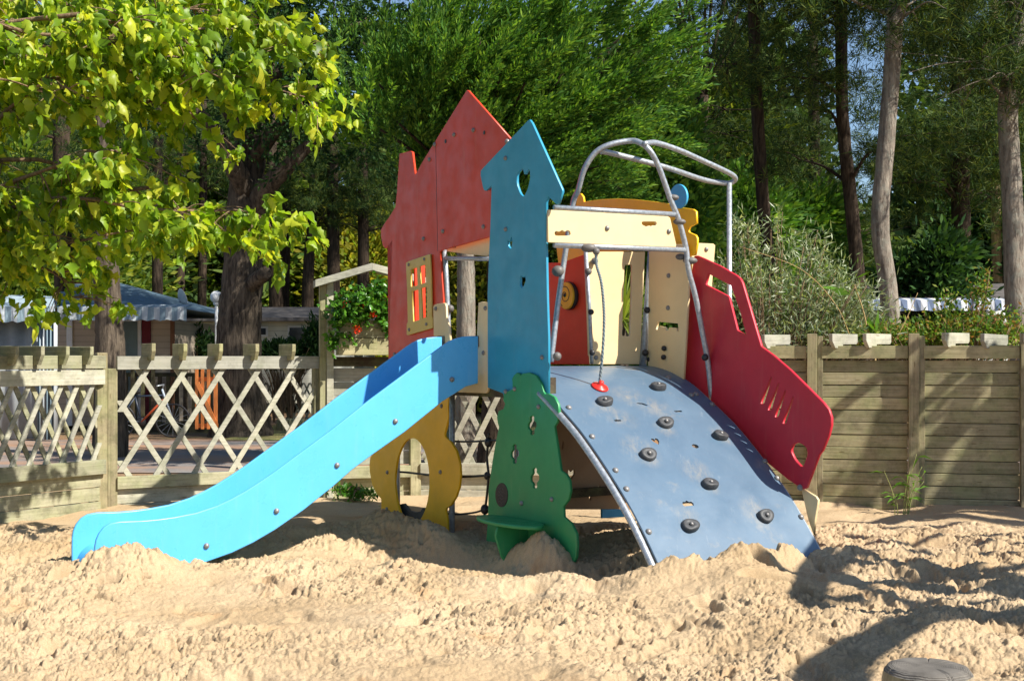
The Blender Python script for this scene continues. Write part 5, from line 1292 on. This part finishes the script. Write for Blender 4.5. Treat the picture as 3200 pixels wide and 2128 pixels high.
# left cabin
h = House('cabin', 'tan clapboard cabin with blue-grey tiled roof and striped valance behind the left fence', 380, 23, 0, 'cabin')
h.box('wall', 170, 535, 1330, 1000, 0, 5, M['siding'])
ze = h.z(962, -1.2); e0, e1 = h.x(150, -1.2), h.x(550, -1.2)
V = [(e0, -1.2, ze), (e1, -1.2, ze), (e1, 5, ze), (e0, 5, ze), (h.x(185, 2), 2, h.z(885, 2)), (h.x(378, 2), 2, h.z(885, 2))]
pydata('roof', V, [(0, 1, 5, 4), (1, 2, 5), (2, 3, 4, 5), (3, 0, 4), (0, 3, 2, 1)], M['tile'], h.root)
awning(h, h.x(180, -1.5), h.x(583, -1.5), h.z(960, -1.5), h.z(952, -1.1), -1.5, -1.1, .22, M['awn'])
dr = h.box('door', 380, 443, 1330, 1000, -.04, -.002, M['white']); h.box('pane', 388, 432, 1320, 1005, -.05, -.045, M['glassg'], dr)
h.box('curtain', 444, 472, 1330, 1000, -.03, -.004, M['maroon']); h.box('corner_trim', 533, 546, 1330, 1000, -.03, .02, m_simple('brown_trim', (.22, .1, .05)))
wn = h.box('window_frame', 210, 228, 1330, 1000, -.04, -.002, M['white'])
st = [h.box('deck_rail', 330 + 30 * i, 340 + 30 * i, 1290, 1150, -1.4, -1.34, M['darkwood']) for i in range(8)]
# striped tent far left
h = House('striped_tent', 'pale awning tent with grey-blue vertical stripes at the left edge', 40, 20, 0, 'tent')
V = [(h.x(-200), 0, h.z(960)), (h.x(172), 0, h.z(975)), (h.x(60), 1.5, h.z(912)), (h.x(-200), 1.5, h.z(905))]
ro = pydata('canopy', V, [(0, 1, 2, 3)], m_simple('pale_canvas', (.30, .38, .42), .7), h.root); ro.modifiers.new('t', 'SOLIDIFY').thickness = .02
awning(h, h.x(-200), h.x(172), h.z(958), h.z(962), -.05, .0, .24, M['awn'])
def curtain(nm, x0, x1, z0, z1, y, mat, par, n=30):
    V = []; Fc = []
    for i in range(n + 1): x = x0 + (x1 - x0) * i / n; V += [(x, y + .05 * math.sin(i * 1.1), z0), (x, y + .04 * math.sin(i * 1.1 + .4), z1)]
    for i in range(n): a = 2 * i; Fc.append((a, a + 2, a + 3, a + 1))
    o = pydata(nm, V, Fc, mat, par, True); o.modifiers.new('t', 'SOLIDIFY').thickness = .006
curtain('side_curtain', h.x(110), h.x(170), 0, h.z(1000), .1, M['awn'], h.root); curtain('mesh_window', h.x(-200), h.x(110), 0, h.z(1000), .3, m_simple('grey_mesh', (.28, .3, .31), .8), h.root)
# low dark roofed cabin behind the big trunk
h = House('long_cabin', 'long low cream cabin with a dark mottled flat roof behind the massive trunk', 780, 30, 0, 'cabin')
h.box('wall', 540, 1100, 1260, 1000, 0, 5, M['siding2'])
V = [(h.x(520), -.5, h.z(1003, -.5)), (h.x(1120), -.5, h.z(1003, -.5)), (h.x(1120), 3, h.z(960, 3)), (h.x(520), 3, h.z(960, 3)), (h.x(520), -.5, h.z(992, -.5)), (h.x(1120), -.5, h.z(992, -.5)), (h.x(520), 6, h.z(1000)), (h.x(1120), 6, h.z(1000))]
pydata('roof', V, [(0, 1, 5, 4), (4, 5, 2, 3), (3, 2, 7, 6), (0, 6, 7, 1), (0, 4, 3, 6), (1, 7, 2, 5)], M['roofdark'], h.root)
for a, b, c, d in ((566, 620, 1020, 1072), (630, 650, 1024, 1072), (800, 838, 1020, 1052), (900, 960, 1018, 1070)):
    w_ = h.box('window_frame', a, b, d, c, -.05, -.002, M['white']); h.box('pane', a + 6, b - 6, d - 6, c + 6, -.06, -.053, M['glass'], w_)
# right caravan with striped awning
h = House('caravan', 'white caravan with dark roof and blue-striped awning behind the right fence', 2920, 22, 0, 'caravan')
h.box('body', 2680, 3240, 1300, 955, 0, 3, M['white'])
V = [(h.x(2640, -.9), -.9, h.z(942, -.9)), (h.x(3155, -.9), -.9, h.z(932, -.9)), (h.x(3150, 1.4), 1.4, h.z(886, 1.4)), (h.x(2660, 1.4), 1.4, h.z(892, 1.4)), (h.x(2640), 3.3, h.z(946)), (h.x(3155), 3.3, h.z(938))]
pydata('roof', V, [(0, 1, 2, 3), (3, 2, 5, 4), (0, 4, 5, 1), (0, 3, 4), (1, 5, 2)], M['roofdark'], h.root)
awning(h, h.x(2670, -1.3), h.x(3155, -1.3), h.z(938, -1.3), h.z(932, -.95), -1.3, -.95, .17, M['awn2'])
for a, b in ((2760, 2900), (3000, 3120)): w_ = h.box('window_frame', a, b, 1040, 985, -.05, -.002, M['black']); h.box('pane', a + 6, b - 6, 1034, 991, -.06, -.053, M['glass'], w_)
# lamp
lp = P3(676, HY, 24); t = empty('globe_lamp', (lp.x, 24, 0), 'white globe lamp on a slim white pole beside the massive trunk', 'lamp')
tube('pole', [(0, 0, -.2), (0, 0, 2.3)], .03, M['white'], t, 10)
lathe('globe', [(math.sin(a) * .115, -math.cos(a) * .115) for a in [math.pi * i / 12 for i in range(13)]], m_simple('opal_globe', (.85, .85, .85), .6, .03), t, 20, (0, 0, 2.42))
lathe('collar', [(.05, 0), (.06, .03), (.05, .05)], M['white'], t, 12, (0, 0, 2.27))
# dish
dp = P3(563, 940, 24.5); t = empty('satellite_dish', (dp.x, 24.5, 0), 'pale satellite dish turned edge-on above the long cabin roof', 'dish')
tube('mast', [(0, 0, -.2), (0, 0, dp.z)], .025, M['metal'], t, 8)
d_ = lathe('reflector', [(.0, 0), (.12, .015), (.22, .05), (.23, .055), (.22, .058), (.12, .025), (0, .01)], m_simple('dish_grey', (.55, .55, .53)), t, 20, (0, 0, dp.z), (0, R(76), R(35)))
# orange gate
gp = P3(645, HY, 20.9); t = empty('orange_gate', (gp.x, 20.9, 0), 'orange wooden picket gate with a diagonal brace seen through the lattice', 'gate')
k_ = 22 / F
for a, b, nm in ((-33, -24, 'picket'), (-16, -7, 'picket'), (2, 11, 'picket'), (22, 33, 'picket')): MB().box(a * k_, b * k_, -.02, .02, .12, H - 35 * k_).build(nm, M['orange'], t, .003)
for z_ in (.14, .9): MB().box(-34 * k_, 34 * k_, .022, .05, z_, z_ + .07).build('crossbar', M['orange'], t, .003)
mb = MB(); mb.prism([(-30 * k_, .85), (-20 * k_, .9), (32 * k_, .25), (24 * k_, .2)], -.045, -.022); mb.build('brace', M['orange'], t, .002)
# wooden terrace behind
tp_ = P3(520, HY, 22.6); t = empty('terrace_railing', (tp_.x, 22.6, 0), 'dark stained terrace railing left of the orange gate', 'railing')
for i in range(11): MB().box(-.75 + .15 * i, -.68 + .15 * i, -.02, .02, 0, .95).build('baluster', M['darkwood'], t, .002)
MB().box(-.8, .95, -.03, .03, .95, 1.02).build('handrail', M['darkwood'], t, .002); MB().box(-.8, 1.3, -.03, 1.2, -.05, .12).build('deck', M['darkwood'], t, .002)
# bicycle
def bike():
    b = P3(455, HY, 20.6); t = empty('bicycle', (b.x, 20.6, 0), 'dark bicycle with an orange frame parked beyond the lattice fence', 'bicycle', rz=R(12))
    for x in (-.5, .5):
        ring = [(x + .31 * math.cos(a), 0, .32 + .31 * math.sin(a)) for a in np.linspace(0, 2 * math.pi, 33)]
        wv = tube('wheel', ring, .018, M['black'], t, 6)
        sp_ = MB()
        for a in np.linspace(0, math.pi, 8, endpoint=False):
            dx, dz = math.cos(a) * .3, math.sin(a) * .3; V_, F_ = tube_arrays([(x - dx, 0, .32 - dz), (x + dx, 0, .32 + dz)], .003, 4); bb = len(sp_.v); sp_.v += [tuple(v) for v in V_]; sp_.f += [tuple(bb + j for j in q) for q in F_]
        sp_.build('spokes', M['metal'], wv)
    V_ = []; F_ = []
    for a, c in (((-.5, .32), (-.08, .30)), ((-.5, .32), (-.2, .75)), ((-.2, .82), (-.08, .30)), ((-.08, .30), (.33, .72)), ((-.2, .78), (.33, .8)), ((.30, .92), (.5, .32))):
        v_, f_ = tube_arrays([(a[0], 0, a[1]), (c[0], 0, c[1])], .018, 8); bb = len(V_); V_ += v_; F_ += [tuple(bb + j for j in q) for q in f_]
    pydata('frame', V_, F_, m_simple('navy_frame', (.02, .03, .05), .4), t, True); tube('down_tube', [(-.08, 0, .30), (.33, 0, .72)], .022, m_simple('rust_red_tube', (.42, .07, .02), .4), t, 8); t.scale = (.85, .85, .85); tube('fork', [(.30, 0, .92), (.5, 0, .32)], .02, m_simple('pale_fork', (.4, .45, .5), .4), t, 8)
    tube('handlebar', [(.22, -.28, .98), (.33, -.12, 1.0), (.31, 0, .93), (.33, .12, 1.0), (.22, .28, .98)], .012, M['metal'], t, 8)
    MB().box(-.33, -.09, -.07, .07, .84, .89).build('saddle', M['black'], t, .02)
    lathe('crank', [(0, -.02), (.09, -.01), (.09, .01), (0, .02)], M['black'], t, 16, (-.08, 0, .3), (R(90), 0, 0))
bike()
# log edged bed
lg = P3(907, HY, 23); t = empty('log_planter', (lg.x, 23, 0), 'small round bed edged with upright half logs on the dry grass', 'planter')
for i in range(22):
    a = 2 * math.pi * i / 22; lathe('log', [(0, -.1), (.033, -.1), (.033, .17 + .01 * math.sin(i * 3)), (.025, .185), (0, .185)], M['woodz'], t, 8, (.21 * math.cos(a), .21 * math.sin(a), 0))
lathe('soil', [(.2, .0), (.2, .12), (0, .14)], bpy.data.materials['soil'], t, 16)
# small trellis fence
tr = P3(820, HY, 25); tr2 = P3(1010, HY, 24.5)
f = Fence('trellis_fence', (tr.x, 25), (tr2.x, 24.5), 'low diamond trellis fence on the dry grass behind the log-edged bed', 'fence')
f.lattice(0, f.L, .1, .8, .14, 62, .03, M['woodw'], M['woodw']); f.box('post', f.L * .45, f.L * .45 + .06, -.06, -.03, -.1, 1.0, M['woodw'])
# dark clipped shrubs by the cabins
shrub('juniper_bush', 'low dark green juniper in front of the long cabin, left of the massive trunk', [(610, 1080, 50, 36, 1500), (650, 1110, 40, 30, 800), (580, 1110, 40, 30, 900)], CYD, 25, .14, .3)
shrub('dark_hedge', 'dark clipped hedge right of the massive trunk', [(880, 1100, 60, 24, 2200), (840, 1115, 40, 26, 1200), (930, 1115, 50, 26, 1500), (985, 1070, 26, 50, 1600)], CYD, 24.5, .14, .3)
# stump in the foreground
sp0 = P3(1, 1, 1); ss = P3(2900, 2068, 5.15); stx = ss.x
t = empty('wooden_post_stump', (P3(2900, 2092, 4.15).x, 4.15, 0), 'round weathered grey wooden post end at the bottom right corner', 'post')
def m_end():
    m = bpy.data.materials.new('log_end_grain'); t_, b = nodes(m)
    tc = t_.nodes.new('ShaderNodeTexCoord'); wv = t_.nodes.new('ShaderNodeTexWave'); wv.wave_type = 'RINGS'; wv.rings_direction = 'Z'
    wv.inputs['Scale'].default_value = 60; wv.inputs['Distortion'].default_value = 2.0; wv.inputs['Detail'].default_value = 3; wv.inputs['Detail Scale'].default_value = 2
    t_.links.new(tc.outputs['Object'], wv.inputs['Vector'])
    c = ramp(t_, wv.outputs['Fac'], [(0, (.13, .115, .095)), (1, (.19, .17, .145))]); n_ = ramp(t_, noise(t_, 14, detail=7), [(.3, (.6, .6, .6)), (.7, (1.2, 1.2, 1.2))])
    t_.links.new(mixc(t_, 1.0, c, n_, 'MULTIPLY'), b.inputs['Base Color']); b.inputs['Roughness'].default_value = .9; bump(t_, b, wv.outputs['Fac'], .5, .006); return m
zt_ = H - (2078 - HY) / F * 4.15
nn = 120; V = []; Fc = []; rings = [(.180, -.6), (.184, -.1), (.183, -.05), (.176, -.022), (.160, -.006), (.14, 0), (.1, .002), (.05, 0), (.015, -.002)]
crk = {i: random.uniform(.3, 1) for i in random.sample(range(nn), 9)}
for j, (r_, z_) in enumerate(rings):
    for i in range(nn):
        a = 2 * math.pi * i / nn; rr_ = r_ * .79 * (1 + .012 * math.sin(3 * a + 1) + .006 * math.sin(11 * a)); dz = 0
        if i in crk and j >= 5: dz = -.006 * crk[i] * (r_ > .05)
        if i in crk and j < 5: rr_ -= .008 * crk[i]
        V.append((rr_ * math.cos(a), rr_ * math.sin(a), zt_ + z_ + dz))
for j in range(len(rings) - 1):
    for i in range(nn): i2 = (i + 1) % nn; Fc.append((j * nn + i, j * nn + i2, (j + 1) * nn + i2, (j + 1) * nn + i))
Fc.append(tuple((len(rings) - 1) * nn + i for i in range(nn)))
so_ = pydata('log', V, Fc, m_end(), t, False)
so_.data.materials.append(m_wood('grey_log_side', (.2, .16, .11), (.4, .33, .24), axis=2))
for p in so_.data.polygons: p.material_index = 1 if p.index < nn * 3 else 0

# ================================================================ TREES OUT OF FRAME ON THE RIGHT, WHOSE SHADE FALLS ON SAND AND FENCE
def shade_tree(label, base, groups, fol):
    t = empty('shade_tree', base, label, 'tree'); o = Vector(base)
    top_ = o + Vector((0, 0, 6.0)); tp = smooth_path([o + Vector((0, 0, -.3)), o + Vector((.1, 0, 2)), o + Vector((0, .1, 4)), top_], 6)
    tube('trunk', tp, trunk_rad(.2, .1, len(tp)), M['bark'], t, 12, o, .1)
    limbs = []; parts = []
    for pts, r0, lift in groups:       # pts: where the shadow falls; limb stands lift up the sun's ray
        path = [Vector(p) + S * (lift * .72 / S.z) for p in pts]
        limbs.append((path, r0, r0 * .6)); a = min(tp, key=lambda q: (q - path[-1]).length); limbs.append(([a, (a + path[-1]) / 2 + Vector((0, 0, .2)), path[-1]], r0 * 1.3, r0))
    for (p, r_, n, lift) in fol:
        c = Vector(p) + S * (lift / S.z); q = rng.normal(size=(n, 3)) * np.array([r_, r_ * .8, r_ * .35])
        parts.append(broad_leaves(np.array(tuple(c)) + q, rng.normal(size=(n, 3)) * .5 + np.array([0, 0, -.5]), .15))
    limbs_mesh('branches', limbs, M['bark'], t, o, 10)
    if parts: V, Fq = join(parts); add_crown('leaves', V, Fq, LF, t, o)
g1 = [([(1.22, 5.0, 0), (1.42, 5.5, 0), (1.75, 5.95, 0), (2.15, 6.25, 0)], .11, 3.5), ([(2.3, 6.3, 0), (1.9, 6.35, 0), (1.5, 6.55, 0), (1.62, 7.0, .05), (1.85, 7.6, .1), (2.02, 8.1, .16), (2.1, 8.45, .3)], .10, 3.6),
      ([(2.3, 9.0, 0), (2.9, 8.95, 0), (3.6, 8.9, 0)], .035, 3.7), ([(2.1, 8.2, 0), (2.5, 8.35, 0), (3.1, 8.6, 0), (3.9, 8.8, 0)], .04, 3.6), ([(2.05, 7.85, 0), (2.4, 7.5, 0), (2.8, 7.75, 0), (3.6, 8.1, 0)], .055, 3.5),
      ([(2.1, 8.2, 0), (1.85, 7.5, 0), (1.85, 6.9, 0), (2.1, 6.6, 0), (2.6, 6.6, 0), (3.2, 6.9, 0)], .05, 3.4), ([(2.2, 6.3, 0), (2.8, 6.2, 0), (3.5, 6.4, 0)], .07, 3.6), ([(2.5, 7.2, 0), (3.0, 7.3, 0), (3.6, 7.5, 0)], .05, 3.3), ([(2.2, 7.0, 0), (2.7, 6.95, 0), (3.5, 7.15, 0)], .04, 3.5)]
fo1 = [((3.2, 5.8, 0), .3, 40, 3.6), ((1.62, 6.75, .0), .07, 14, 3.6)]
rs = random.Random(5)
for k in range(6):
    y0 = 6.15 + .52 * k; x0 = 2.0 + rs.uniform(-.05, .5)
    g1.append(([(x0, y0 + .25, 0), (x0 + .12, y0, 0), (x0 + .5, y0 + rs.uniform(-.12, .12), 0), (x0 + 1.0, y0 + rs.uniform(-.05, .2), 0), (x0 + 1.7, y0 + rs.uniform(0, .25), 0)], rs.uniform(.022, .042), 3.3 + .1 * (k % 4)))
shade_tree('leafy tree just outside the right edge whose limbs shade the sand', (6.9, 4.2, 0), g1, fo1)
def fpt(px, py):
    p = rx(px); return (p[0], p[1] - .01, H + (HY - py) / F * p[1])
g2 = [([(2.75, 9.9, 0), fpt(2960, 1600), fpt(3080, 1490), fpt(3200, 1350), fpt(3330, 1200)], .11, 3.6), ([fpt(2830, 1500), fpt(2960, 1380), fpt(3080, 1270), fpt(3220, 1140)], .06, 3.6),
      ([fpt(2800, 1340), fpt(2900, 1250), fpt(3000, 1170), fpt(3100, 1090)], .045, 3.5), ([fpt(2560, 1330), fpt(2640, 1260), fpt(2760, 1170), fpt(2860, 1090)], .05, 3.4), ([fpt(3060, 1330), fpt(3140, 1240), fpt(3230, 1150)], .035, 3.4),
      ([(2.3, 9.6, 0), (3.3, 9.8, 0), (4.3, 9.9, 0)], .03, 3.6), ([(2.5, 10.1, 0), (3.5, 10.25, 0), (4.3, 10.1, 0)], .03, 3.6)]
fo2 = [(fpt(2700, 1480), .16, 26, 3.6)]
shade_tree('second leafy tree outside the right edge whose limbs stripe the board fence', (8.9, 7.2, 0), g2, fo2)
print('tris', sum(len(o.data.polygons) for o in bpy.data.objects if o.type == 'MESH'))
